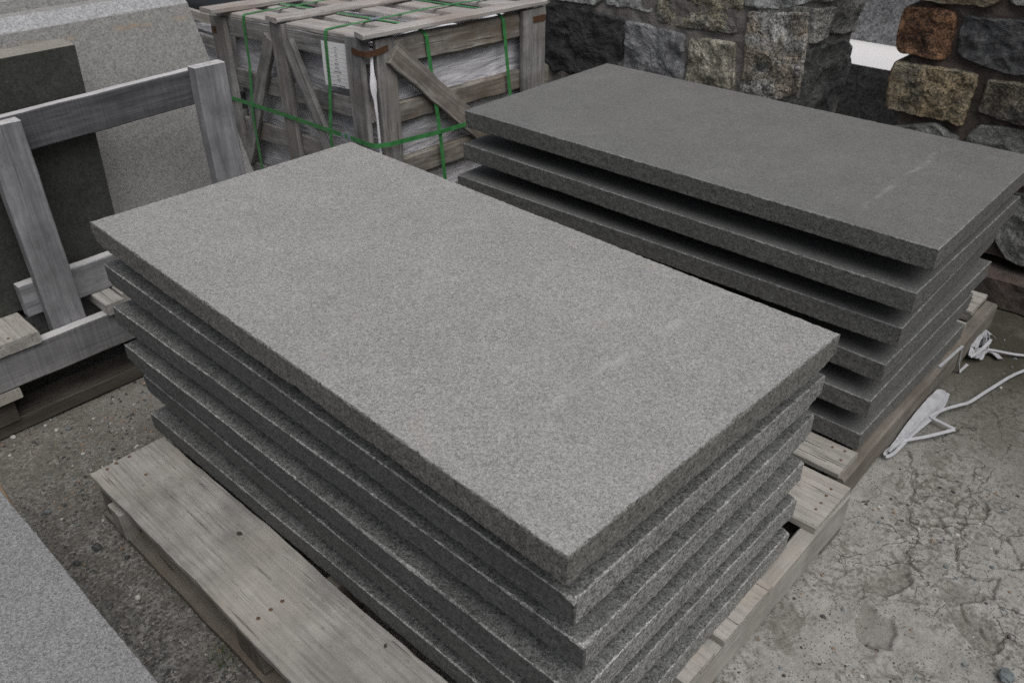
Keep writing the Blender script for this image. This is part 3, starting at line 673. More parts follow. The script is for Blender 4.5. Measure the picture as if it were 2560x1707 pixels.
def make_crate():
    ox, oy = 2.017, 2.612
    c = empty('shipping_crate', (ox, oy, 0.0), (0, 0, 0))
    base = world_of(c)
    def P(x, y, z): return (ox + x, oy + y, z - 0.0255 * x - 0.042 * y + 0.0)
    def bx(name, mat, lo, hi, **k):
        d = [hi[i] - lo[i] for i in range(3)]; cc = [(hi[i] + lo[i]) / 2 for i in range(3)]
        ax = sorted(range(3), key=lambda i: -d[i]); a = list(cc); b = list(cc); a[ax[0]] = lo[ax[0]]; b[ax[0]] = hi[ax[0]]
        u = [0, 0, 0]; u[ax[2]] = 1
        return plank(name, mat, c, P(*a), P(*b), d[ax[1]], d[ax[2]], upv=u, **k)
    wrapped_block_l = wrapped_block(c, M_wrap, (0.020, 0.018, 0.13), (0.915, 1.01, 0.790), 3)
    # ---- face along X (right in the picture)
    bx('post', W_crate, (0.006, -0.024, 0.10), (0.098, -0.002, 0.858), rough=0.0012)
    bx('post', W_crate, (0.80, -0.046, 0.10), (0.945, -0.022, 0.858), rough=0.0012)
    bx('rail', W_crate2, (0.05, -0.021, 0.742), (0.90, 0.022, 0.852), rough=0.003, bev=0.016)
    bx('rail', W_crate2, (0.05, -0.020, 0.520), (0.90, 0.012, 0.606), rough=0.0025, bev=0.008)
    bx('rail', W_crate2, (0.05, -0.020, 0.285), (0.90, 0.012, 0.378), rough=0.0025, bev=0.008)
    bx('rail', W_crate2, (0.05, -0.020, 0.10), (0.90, 0.012, 0.18), rough=0.0025, bev=0.008)
    plank('brace', W_crate2, c, P(0.075, -0.034, 0.80), P(0.70, -0.034, 0.245), 0.088, 0.024, upv=(0, -1, 0), rough=0.002, bev=0.004)
    # ---- face along Y (left in the picture)
    bx('post', W_crate, (-0.047, 0.006, 0.10), (-0.024, 0.100, 0.868), rough=0.0012)
    bx('post', W_crate, (-0.047, 0.516, 0.10), (-0.024, 0.602, 0.868), rough=0.0012)
    bx('post', W_crate, (-0.047, 0.975, 0.10), (-0.024, 1.085, 0.850), rough=0.0012)
    bx('rail', W_crate, (-0.023, 0.01, 0.770), (0.0, 1.06, 0.848), rough=0.0012)
    bx('rail', W_crate, (-0.023, 0.01, 0.545), (0.0, 1.06, 0.625), rough=0.0015)
    bx('rail', W_crate, (-0.023, 0.01, 0.315), (0.0, 1.06, 0.400), rough=0.0015)
    bx('rail', W_crate, (-0.023, 0.01, 0.10), (0.0, 1.06, 0.18), rough=0.0015)
    plank('brace', W_crate, c, P(-0.036, 0.625, 0.80), P(-0.036, 0.985, 0.20), 0.07, 0.022, upv=(-1, 0, 0), rough=0.0015)
    plank('brace', W_crate, c, P(-0.036, 0.50, 0.80), P(-0.036, 0.265, 0.33), 0.072, 0.022, upv=(-1, 0, 0), rough=0.0015)
    # ---- hidden faces
    bx('post', W_crate, (0.93, 0.96, 0.10), (0.955, 1.06, 0.858)); bx('post', W_crate, (0.93, 0.03, 0.10), (0.955, 0.13, 0.858))
    bx('rail', W_crate, (0.918, 0.03, 0.760), (0.93, 1.06, 0.845)); bx('rail', W_crate, (0.918, 0.03, 0.42), (0.93, 1.06, 0.50))
    bx('rail', W_crate, (0.0, 1.04, 0.760), (0.91, 1.06, 0.845)); bx('rail', W_crate, (0.0, 1.04, 0.42), (0.91, 1.06, 0.50))
    # ---- top: boards along Y, battens along X
    for (a, b, y0, z) in ((-0.02, 0.10, 0.012, 0.849), (0.17, 0.27, 0.05, 0.849), (0.36, 0.45, 0.10, 0.856), (0.56, 0.66, 0.05, 0.850), (0.82, 0.92, 0.03, 0.850)):
        bx('top_board', W_cratetop, (a, y0, z), (b, 1.05, z + 0.021), rough=0.002, bev=0.004)
    for i in range(3):
        z = 0.800 + 0.004 * i
        bx('film_fold', M_film, ((0.11, 0.28, 0.66)[i], 0.02, z), ((0.34, 0.53, 0.80)[i], 0.98, z + 0.026), rough=0.006, bev=0.010)
    plank('batten', W_cratetop, c, P(-0.055, -0.005, 0.879), P(0.95, -0.015, 0.879), 0.075, 0.018, rough=0.0015, end_cut=(0.25, 0))
    plank('batten', W_cratetop, c, P(-0.06, 0.56, 0.884), P(0.95, 0.52, 0.893), 0.085, 0.02, rough=0.004, bev=0.006)
    plank('batten', W_cratetop, c, P(-0.115, 0.98, 0.886), P(0.95, 1.0, 0.884), 0.095, 0.020, rough=0.0012)
    # ---- rusty corner clips
    ribbon('corner_clip', M_rust, c, spline([P(-0.0485, 0.055, 0.822), P(-0.0485, 0.02, 0.814), P(-0.040, -0.012, 0.812), P(-0.012, -0.0265, 0.812), P(0.060, -0.0265, 0.822)], 4), 0.022, (0, 0, 1), 0.002)
    ribbon('corner_clip', M_rust, c, [P(0.862, -0.048, 0.815), P(0.942, -0.048, 0.815), P(0.948, -0.03, 0.815)], 0.026, (0, 0, 1), 0.002)
    ribbon('corner_clip', M_rust, c, [P(-0.0485, 1.045, 0.79), P(-0.0485, 1.08, 0.79), P(-0.03, 1.088, 0.79)], 0.03, (0, 0, 1), 0.002)
    # ---- torn film in the corner gap
    V = []; F = []; k = 14
    for i in range(k + 1):
        z = 0.80 - 0.46 * i / k; wd = (0.004 + 0.030 * max(0, math.sin(i * 0.42 + 0.2)) ** 2) * (0.7 + 0.5 * noise.noise(Vector((i * 0.9, 3, 1))))
        xx = -0.003 + 0.0 * i
        for s_ in (-1, 0, 1):
            V.append(P(-0.014 + s_ * wd * 0.6, -0.014 - abs(s_) * -0.002 - 0.010 * (s_ == 0) + 0.004 * noise.noise(Vector((i, s_, 2))), z))
    for i in range(k):
        for s_ in range(2): F.append((3 * i + s_, 3 * i + s_ + 1, 3 * i + s_ + 4, 3 * i + s_ + 3))
    mesh_obj('torn_film', [Vector(v) - Vector((0, 0, 0)) for v in V], F, M_film, c, smooth=True)
    # ---- paper label with rows of tiny print (too blurred to read)
    def L(y, z, o_=0.0): return P(-0.0255 - o_, y, z)
    V = []; F = []; nn_ = 8
    for j in range(nn_ + 1):
        for i in range(nn_ + 1):
            u, v = i / nn_, j / nn_; y = 0.283 - 0.175 * u; z = 0.656 + 0.172 * v + 0.004 * u
            V.append(L(y, z, 0.002 * math.sin(u * 3.0) + 0.0015 * math.sin(v * 5)))
    for j in range(nn_):
        for i in range(nn_): F.append((j * 9 + i, j * 9 + i + 1, (j + 1) * 9 + i + 1, (j + 1) * 9 + i))
    lab = mesh_obj('paper_label', V, F, M_paper, c)
    V = []; F = []
    rl = random.Random(4)
    def bar(y, z, w_, h_, o2=0.0055):
        st = len(V)
        for (a, b) in ((0, 0), (w_, 0), (w_, h_), (0, h_)): V.append(L(y - a, z + b, o2))
        F.append((st, st + 1, st + 2, st + 3))
    for r_ in range(9):
        z = 0.812 - 0.0155 * r_
        bar(0.262, z - 0.007, 0.145, 0.0007)
        wds = (0.016, 0.012, 0.018, 0.016, 0.032, 0.030, 0.05, 0.014, 0.022)[r_]
        y = 0.185 + wds / 2
        while wds > 0.003:
            q = rl.uniform(0.0022, 0.0045); bar(y, z - 0.0012 + rl.uniform(-.0004, .0004), q, 0.0032); y -= q + 0.0013; wds -= q + 0.0013
    for (y0, w_) in ((0.228, 0.026), (0.19, 0.045)):
        y = y0
        while w_ > 0.003:
            q = rl.uniform(0.0025, 0.0045); bar(y, 0.663, q, 0.0042); y -= q + 0.0013; w_ -= q + 0.0013
    mesh_obj('printed_rows', V, F, M_ink, lab)
    # ---- green straps
    sw = 0.0185
    def strap(pts, wd, w_=sw): return ribbon('green_strap', M_green, c, [P(*q) for q in pts], w_, wd)
    for xs in (0.262, 0.700):
        strap([(xs + 0.05, -0.036, 0.12), (xs + 0.025, -0.040, 0.45), (xs, -0.036, 0.70), (xs - 0.008, -0.030, 0.835), (xs - 0.010, -0.012, 0.8545), (xs - 0.012, 0.02, 0.8615), (xs - 0.03, 0.07, 0.874), (xs - 0.035, 0.5, 0.878)], (1, 0, 0))
        strap([(xs - 0.035, 0.60, 0.879), (xs - 0.035, 0.93, 0.879)], (1, 0, 0))
    for ys in (0.245, 0.835):
        strap([(-0.053, ys + 0.015, 0.12), (-0.053, ys + 0.012, 0.45), (-0.030, ys + 0.004, 0.66), (-0.028, ys, 0.83), (-0.022, ys, 0.866), (-0.012, ys, 0.8725), (0.05, ys + 0.002, 0.874), (0.3, ys + 0.004, 0.8755), (0.52, ys + 0.004, 0.881), (0.93, ys, 0.876)], (0, 1, 0))
    strap([(-0.052, 1.08, 0.492), (-0.052, 0.6, 0.484), (-0.052, 0.26, 0.474), (-0.052, 0.10, 0.469), (-0.052, 0.01, 0.463), (-0.044, -0.022, 0.462), (-0.02, -0.036, 0.461), (0.01, -0.049, 0.461), (0.27, -0.050, 0.450), (0.60, -0.048, 0.445), (0.945, -0.048, 0.446)], (0, 0, 1))
    ribbon('strap_clip', M_clip, c, [P(-0.0535, 0.175, 0.4715), P(-0.0535, 0.160, 0.471)], 0.02, (0, 0, 1), 0.003)
    ribbon('strap_clip', M_clip, c, [P(-0.0535, 0.138, 0.470), P(-0.0535, 0.123, 0.4695)], 0.02, (0, 0, 1), 0.003)
    ribbon('strap_clip', M_clip, c, [P(0.20, 0.2465, 0.8775), P(0.25, 0.2465, 0.8785)], 0.02, (0, 1, 0), 0.003)
    # ---- feet
    for y in (0.03, 0.5, 0.97): bx('foot', W_crate, (0.0, y, 0.03 + 0.042 * y), (0.93, y + 0.08, 0.10), rough=0.001)
    for x in (0.02, 0.45, 0.85): 
        plank('skid', W_crate, c, (ox + x + 0.04, oy + 0.0, 0.008), (ox + x + 0.04, oy + 1.05, 0.008), 0.08, 0.03 + 0.02, upv=(0, 0, 1), rough=0.001)
    return c
crate = make_crate()
tag(crate, 'weathered timber crate of wrapped stone, green straps and a paper label on it', 'crate')
for (x, y, lab) in ((0.55, 4.75, 'far crate showing above the leaning slabs at the upper left corner'),
                    (1.44, 5.1, 'far crate showing above the pale slab, right of the upper left corner')):
    c = copy_tree(crate, Matrix.Translation((x, y, 0.0))); c['label'] = lab; c['group'] = 'crates of stone'
crate['group'] = 'crates of stone'

def low_crate():
    c = empty('shipping_crate', (2.2, 3.85, 0)); X, Y = 2.2, 3.85
    tag(c, 'low wrapped crate behind the labelled crate, seen past its left post', 'crate', 'crates of stone')
    wrapped_block(c, M_wrap, (0.03, 0.03, 0.10), (0.9, 0.95, 0.60), 8)
    for (z0, z1) in ((0.675, 0.722), (0.555, 0.612), (0.36, 0.42), (0.15, 0.21)):
        box('rail', W_cratetop if z0 > 0.6 else W_crate, c, (X - 0.022, Y, z0), (X + 0.0, Y + 1.0, z1), rough=0.0012)
        box('rail', W_crate, c, (X + 0.02, Y - 0.0, z0), (X + 0.95, Y + 0.022, z1), rough=0.0012)
    for y in (0.0, 0.88): box('post', W_crate, c, (X - 0.045, Y + y, 0.02), (X - 0.023, Y + y + 0.09, 0.72), rough=0.0012)
    for x in (0.0, 0.86): box('post', W_crate, c, (X + x, Y - 0.022, 0.02), (X + x + 0.09, Y - 0.001, 0.72), rough=0.0012)
    for y in (0.1, 0.5, 0.85): box('foot', W_crate, c, (X + 0.02, Y + y, 0.001), (X + 0.9, Y + y + 0.08, 0.10))
    box('film_fold', M_film, c, (X + 0.005, Y + 0.04, 0.605), (X + 0.85, Y + 0.93, 0.672), rough=0.006, bev=0.022)
low_crate()
# black tarpaulin over something behind
def tarp():
    V = []; F = []; nu, nv = 40, 12
    x0, x1, y0, y1, H, Z0 = 2.19, 3.02, 3.90, 5.25, 0.07, 0.674
    for j in range(nv + 1):
        f = j / nv
        for i in range(nu):
            a = 2 * math.pi * i / nu; ca, sa = math.cos(a), math.sin(a)
            k = 1 / max(abs(ca), abs(sa)); k = 0.5 * k + 0.5
            ins = 0.0 if f < 0.7 else (f - 0.7) / 0.3
            sc_ = (1 - 0.10 * f) * (1 - ins ** 2 * 0.96)
            z = H * min(1, f / 0.8) if f < 0.8 else H + 0.05 * (f - 0.8) / 0.2
            w_ = 0.012 * noise.noise(Vector((ca * 4, sa * 4, f * 3)))
            V.append(((x0 + x1) / 2 + (x1 - x0) / 2 * ca * k * sc_ + w_, (y0 + y1) / 2 + (y1 - y0) / 2 * sa * k * sc_ + w_, z + w_ * (f > .1) + Z0))
    for j in range(nv):
        for i in range(nu): F.append((j * nu + i, j * nu + (i + 1) % nu, (j + 1) * nu + (i + 1) % nu, (j + 1) * nu + i))
    F.append(tuple(nv * nu + i for i in range(nu)))
    o = mesh_obj('tarpaulin', V, F, M_tarp, smooth=True)
    tag(o, 'black tarpaulin spread over the low crate behind the labelled crate', 'tarpaulin')
tarp()

# ------------------------------------------------------------------ stone walls
def stone_mat(name, base, c2, dark=0.5, grain=0.35, streak=True, contrast=0.5, dk=(0.02, 0.021, 0.021), bump=0.9, salt=0.5):
    t = NT(name)
    vc = t.sep(t.vor(520 * grain, out='c'))[0]; g2 = t.noise(60 * grain, 4, 0.7)
    gg = t.math('ADD', t.math('MULTIPLY', vc, 0.55), t.math('MULTIPLY', g2, 0.45))
    def rm(c): return t.ramp(gg, [(0.22, mul(c, 1 - contrast)), (0.5, c), (0.76, mul(c, 1 + contrast * 1.5))])
    col = t.mix(t.ramp(t.noise(8, 4, 0.7), [(0.44, 0.0), (0.56, 1.0)]), rm(base), rm(c2))
    sv = t.mapv((1, 15, 4.0)) if streak else t.mapv((8, 8, 8))
    pt = t.math('ADD', t.math('MULTIPLY', t.noise(1.0, 6, 0.72, sv, 0.2), 0.7), t.math('MULTIPLY', vc, 0.3))
    col = t.mix(t.math('MULTIPLY', t.ramp(pt, [(0.49, 0.0), (0.56, 1.0)]), dark), col, dk)
    h = t.math('ADD', t.math('MULTIPLY', gg, 0.5), t.math('MULTIPLY', t.noise(22, 6, 0.72), 1.5))
    return t.done(col, 0.9, t.bump(h, bump, 0.007), 0.25)
SM = dict(
    T=stone_mat('light_speckled_stone', (0.487, 0.499, 0.499), (0.365, 0.377, 0.365), 0.6),
    S2=stone_mat('charcoal_stone', (0.084, 0.085, 0.089), (0.057, 0.057, 0.058), 0.6, 0.5),
    S3=stone_mat('blue_grey_stone', (0.298, 0.304, 0.316), (0.217, 0.223, 0.235), 0.55),
    S4=stone_mat('brown_grey_stone', (0.295, 0.289, 0.253), (0.359, 0.322, 0.243), 0.85),
    S5=stone_mat('beige_stone', (0.534, 0.497, 0.406), (0.333, 0.309, 0.248), 0.75),
    S6=stone_mat('streaked_stone', (0.512, 0.506, 0.481), (0.372, 0.324, 0.263), 0.85),
    S9=stone_mat('grey_rubble_stone', (0.364, 0.364, 0.339), (0.269, 0.269, 0.245), 0.75),
    S10=stone_mat('dark_green_grey_stone', (0.155, 0.160, 0.154), (0.101, 0.105, 0.101), 0.6),
    B1=stone_mat('rust_red_stone', (0.285, 0.158, 0.091), (0.168, 0.089, 0.057), 0.85, 0.3, False, 0.35, (0.028, 0.022, 0.018)),
    B2=stone_mat('black_slate_stone', (0.061, 0.063, 0.067), (0.135, 0.138, 0.141), 0.5, 0.3, False, 0.35),
    B3=stone_mat('tan_stone', (0.355, 0.282, 0.179), (0.226, 0.202, 0.153), 0.8, 0.3, True, 0.25, (0.035, 0.033, 0.026)),
    B4=stone_mat('dark_brown_stone', (0.114, 0.105, 0.090), (0.213, 0.186, 0.146), 0.8, 0.3, True, 0.4),
    B5=stone_mat('grey_field_stone', (0.216, 0.219, 0.204), (0.162, 0.167, 0.156), 0.6, 0.4, False, 0.4),
    B0=stone_mat('olive_stone', (0.173, 0.161, 0.118), (0.264, 0.215, 0.149), 0.5, 0.3, False, 0.3))
M_mortar = stone_mat('mortar', (0.20, 0.188, 0.178), (0.25, 0.23, 0.215), 0.3, 0.6, False, 0.25)
M_mortar_r = stone_mat('brown_mortar', (0.115, 0.09, 0.078), (0.085, 0.068, 0.06), 0.4, 0.6, False, 0.25)

def stone(poly, mat, parent, x0, depth, proud=0.0, round_=0.6, label=None, end=None):
    """rough block: outline poly in (y, z), face towards -X at x0"""
    P = [Vector((p_[0], p_[1])) for p_ in poly]
    area = sum(P[i].x * P[(i + 1) % len(P)].y - P[(i + 1) % len(P)].x * P[i].y for i in range(len(P)))
    if area < 0: P.reverse()
    pts = []; 
    for i in range(len(P)):
        a, b = P[i], P[(i + 1) % len(P)]; k = max(2, int((b - a).length / 0.012))
        for j in range(k): pts.append(a.lerp(b, j / k))
    # soften the corners a little
    for _ in range(1): pts = [(pts[i - 1] + pts[i] * 2 + pts[(i + 1) % len(pts)]) / 4 for i in range(len(pts))]
    c = sum(pts, Vector((0, 0))) / len(pts); sd = random.random() * 90
    n_ = len(pts)
    rad = sum((q - c).length for q in pts) / n_
    lv = [(1.0, depth), (1.0, 0.06), (1.0, 0.022), (0.988, 0.008), (0.965, 0.002)] + [(1 - 0.065 * k_, -0.002) for k_ in range(1, 15)]
    V = []; F = []
    for li, (s_, d_) in enumerate(lv):
        for i, q in enumerate(pts):
            e = q - c; g_ = e.length
            # inset by an absolute amount near the rim
            if s_ > 0.95: r_ = e * (1 - (1 - s_) * rad / max(g_, 0.02))
            else: r_ = e * s_
            y, z = c.x + r_.x, c.y + r_.y
            nz = noise.fractal(Vector((y * 14 + sd, z * 14, sd)), 1.0, 2.0, 4)
            nz2 = noise.noise(Vector((y * 55 + sd, z * 55, 5)))
            x = x0 - proud + d_ * (round_ if d_ < 0.05 else 1) + ((nz * 0.009 + abs(noise.noise(Vector((y * 9 + sd, z * 9, 1)))) * 0.022 - 0.006 + nz2 * 0.0035) * (1.0 if li > 2 else 0.6) if li > 1 else 0)
            if li <= 5:
                y += noise.noise(Vector((y * 40, z * 40, sd))) * 0.0055; z += noise.noise(Vector((y * 40, z * 40, sd + 7))) * 0.0055
            V.append((x, y, z))
    V.append((x0 - proud - 0.005, c.x, c.y)); ci = len(V) - 1
    for l_ in range(len(lv) - 1):
        for i in range(n_): F.append((l_ * n_ + i, l_ * n_ + (i + 1) % n_, (l_ + 1) * n_ + (i + 1) % n_, (l_ + 1) * n_ + i))
    b = (len(lv) - 1) * n_
    for i in range(n_): F.append((b + i, b + (i + 1) % n_, ci))
    F.append(tuple(range(n_))[::-1])
    if end is not None: V = [(v[1], end + (v[0] - x0), v[2]) for v in V]      # a stone of the wall's end, face towards -Y
    o = mesh_obj('stone', V, F, mat, parent, None, smooth=False); fix_normals(o)
    if label: o['label'] = label
    return o

def wall_core(parent, mat, x, lo, hi, depth, poly_top=None):
    V = []; F = []; ny = int((hi[0] - lo[0]) / 0.03) + 1; nz_ = int((hi[1] - lo[1]) / 0.03) + 1
    for j in range(nz_ + 1):
        for i in range(ny + 1):
            y = lo[0] + (hi[0] - lo[0]) * i / ny; z = lo[1] + (hi[1] - lo[1]) * j / nz_
            V.append((x + 0.010 * noise.fractal(Vector((y * 18, z * 18, 2)), 1, 2, 3), y, z))
    for j in range(nz_):
        for i in range(ny): F.append((j * (ny + 1) + i, (j + 1) * (ny + 1) + i, (j + 1) * (ny + 1) + i + 1, j * (ny + 1) + i + 1))
    st = len(V)
    rim = [i for i in range(ny + 1)] + [j * (ny + 1) + ny for j in range(1, nz_ + 1)] + [nz_ * (ny + 1) + i for i in range(ny - 1, -1, -1)] + [j * (ny + 1) for j in range(nz_ - 1, 0, -1)]
    for r_ in rim: V.append((x + depth, V[r_][1], V[r_][2]))
    k = len(rim)
    for i in range(k): F.append((rim[i], rim[(i + 1) % k], st + (i + 1) % k, st + i))
    F.append(tuple(st + i for i in range(k)))
    o = mesh_obj('mortar', V, F, mat, parent, None, smooth=False); fix_normals(o); return o

X0 = 3.3
wl_ = empty('stone_wall', (3.45, 2.15, 0)); tag(wl_, 'grey granite block wall behind the rear slab stack and the crate', 'wall', 'stone walls')
WS = [('T', [(2.875, .785), (2.555, .790), (2.515, .815), (2.515, .97), (2.875, .975)]), ('T', [(2.495, .802), (2.241, .797), (2.236, .97), (2.50, .97)]),
 ('S2', [(2.865, .762), (2.632, .774), (2.380, .753), (2.379, .544), (2.651, .455), (2.804, .443), (2.877, .489)]),
 ('S3', [(2.369, .754), (2.237, .750), (2.053, .738), (2.043, .546), (2.05, .44), (2.369, .43)]),
 ('S4', [(2.222, .965), (2.215, .768), (2.135, .756), (1.806, .770), (1.793, .829), (1.799, .965)]),
 ('S5', [(2.034, .731), (1.806, .741), (1.777, .540), (1.78, .44), (2.032, .44)]),
 ('S6', [(1.768, .872), (1.500, .905), (1.495, .785), (1.487, .645), (1.495, .587), (1.568, .545), (1.76, .497)]),
 ('T', [(1.788, 1.02), (1.457, 1.06), (1.456, .958), (1.612, .896), (1.689, .888), (1.788, .888)]),
 ('X9', [(1.491, .92), (1.420, .950), (1.412, .858), (1.477, .822)]),
 ('X9', [(1.404, 1.04), (1.323, 1.04), (1.326, .879), (1.367, .862), (1.400, .862)]),
 ('X9', [(1.478, .795), (1.339, .852), (1.313, .799), (1.310, .712), (1.306, .593), (1.374, .542), (1.476, .546), (1.478, .638)]),
 ('S10', [(1.76, .48), (1.568, .530), (1.49, .570), (1.467, .44), (1.47, .37), (1.76, .37)]),
 ('X9', [(1.45, .52), (1.38, .52), (1.32, .56), (1.32, .37), (1.45, .37)])]
WE = [('S9', [(3.297, .916), (3.458, .905), (3.452, .785), (3.305, .785)]), ('S9', [(3.475, .985), (3.77, .98), (3.71, .76), (3.56, .775), (3.47, .795)]),
 ('S10', [(3.30, .77), (3.62, .755), (3.72, .70), (3.745, .62), (3.70, .50), (3.60, .40), (3.42, .37), (3.31, .40)]), ('S9', [(3.31, .935), (3.455, .925), (3.455, 1.05), (3.31, 1.05)]),
 ('S10', [(3.31, .385), (3.42, .355), (3.60, .38), (3.70, .36), (3.70, .02), (3.31, .02)]), ('S9', [(3.31, 1.07), (3.70, 1.07), (3.70, 1.24), (3.31, 1.24)])]
for k_, pl in WE: stone(pl, SM[k_], wl_, X0, 0.25, end=1.476)
for k_, pl in [w_ for w_ in WS if w_[0] != 'X9']: stone(pl, SM[k_], wl_, X0, 0.33, proud=random.uniform(-0.004, 0.012))
rw = random.Random(5)
def rows(parent, ylo, yhi, zs, mats, x0):
    for (z0, z1) in zs:
        y = yhi
        while y > ylo + 0.05:
            w_ = rw.uniform(0.2, 0.38); y2 = max(ylo, y - w_)
            if y2 - ylo < 0.12: y2 = ylo
            j = lambda: rw.uniform(-0.008, 0.008)
            stone([(y - 0.008, z0 + 0.008 + j()), (y - 0.008, z1 - 0.008 + j()), ((y + y2) / 2, z1 - 0.006 + j()), (y2 + 0.008, z1 - 0.008 + j()), (y2 + 0.008, z0 + 0.008 + j()), ((y + y2) / 2, z0 + 0.006 + j())], SM[rw.choice(mats)], parent, x0, 0.33, proud=rw.uniform(-0.004, 0.01))
            y = y2
rows(wl_, 1.47, 2.86, [(0.0, 0.18), (0.19, 0.36)], ['S10', 'S2', 'S3'], X0)
rows(wl_, 1.47, 2.88, [(1.07, 1.25)], ['T', 'S3', 'S9'], X0)
wall_core(wl_, M_mortar, X0 + 0.007, (1.49, 0.0), (2.84, 1.22), 0.40)

wr = empty('stone_wall', (3.45, -0.6, 0)); tag(wr, 'brown and slate fieldstone wall at the right with a rust red stone', 'wall', 'stone walls')
WR = [('B0', [(1.149, 1.12), (1.129, .998), (1.021, .992), (0.873, 1.002), (0.835, 1.035), (0.837, 1.12)], None),
 ('B1', [(1.164, .962), (1.135, .974), (1.021, .983), (0.974, .966), (0.958, .845), (0.978, .804), (1.130, .808), (1.157, .822)], 'rust red stone at the edge of the wall'),
 ('B2', [(0.948, .965), (0.866, .970), (0.55, .990), (0.53, .809), (0.774, .797), (0.926, .826), (0.942, .846), (0.95, .931)], 'black slate stone'),
 ('B3', [(1.142, .778), (0.921, .787), (0.845, .780), (0.850, .664), (0.855, .587), (0.894, .603), (0.997, .597), (1.144, .605), (1.155, .710)], 'tan stone'),
 ('B4', [(0.818, .772), (0.729, .780), (0.560, .780), (0.528, .642), (0.691, .640), (0.822, .655)], None),
 ('B5', [(1.104, .540), (0.947, .590), (0.852, .554), (0.825, .453), (0.83, .37), (1.10, .37)], None),
 ('B6', [(0.834, .560), (0.798, .615), (0.687, .628), (0.564, .625), (0.540, .485), (0.56, .43), (0.81, .43)], None),
 ('B7', [(0.822, 1.02), (0.82, 1.12), (0.60, 1.13), (0.60, 1.005)], None),
 ('B5', [(0.671, .408), (0.489, .414), (0.391, .15), (0.525, .140), (0.578, .145), (0.640, .215)], None),
 ('B4', [(0.80, .41), (0.685, .41), (0.655, .22), (0.655, .150), (0.80, .150)], None),
 ('B4', [(0.47, .42), (0.27, .41), (0.27, .15), (0.385, .15)], None),
 ('B4', [(1.10, .35), (0.82, .35), (0.82, .15), (1.10, .15)], None)]
for k_, pl, lb in WR: stone(pl, SM['B5' if k_ == 'B6' else ('S9' if k_ == 'B7' else k_)], wr, X0, 0.33, proud=random.uniform(0.0, 0.015), round_=0.8, label=lb)
rows(wr, -2.6, 0.52, [(0.44, 0.62), (0.63, 0.80), (0.81, 1.0)], ['B4', 'B2', 'B5', 'B3'], X0)
rows(wr, -2.6, 0.26, [(0.15, 0.43)], ['B4', 'B2', 'B5'], X0)
rows(wr, -2.6, 1.14, [(1.13, 1.32), (1.33, 1.52), (1.53, 1.73), (1.74, 1.95)], ['B4', 'B2', 'B5', 'B0', 'B3', 'B1'], X0)
wall_core(wr, M_mortar_r, X0 + 0.009, (-2.58, 0.15), (1.09, 1.93), 0.3)
# rough footing below the wall, with the dark slot above it
ft = wall_core(wr, M_mortar_r, X0 - 0.09, (-2.6, 0.0), (1.12, 0.105), 0.42); ft.name = 'footing'
wall_core(wr, M_block_low, X0 + 0.16, (-2.55, 0.10), (1.05, 0.152), 0.15).name = 'packing_stones'

# blocks seen through the gap between the walls
o = hexa('stone_block', (4.21, 2.45, 0.0), (4.21, 0.9, 0.0), (4.21, 0.9, 0.50), (4.21, 2.45, 0.50), (1.0, 0, 0), [M_block_low, M_marble])
fix_normals(o); tag(o, 'dark stone block with a bright white top seen through the wall gap', 'stone block')
o = hexa('stone_block', (4.67, 2.4, 0.501), (4.67, 1.0, 0.501), (4.67, 1.0, 0.74), (4.67, 2.4, 0.74), (0.5, 0, 0), [M_block, M_block])
fix_normals(o); tag(o, 'upper grey granite block behind the wall gap, set back on the white top', 'stone block')

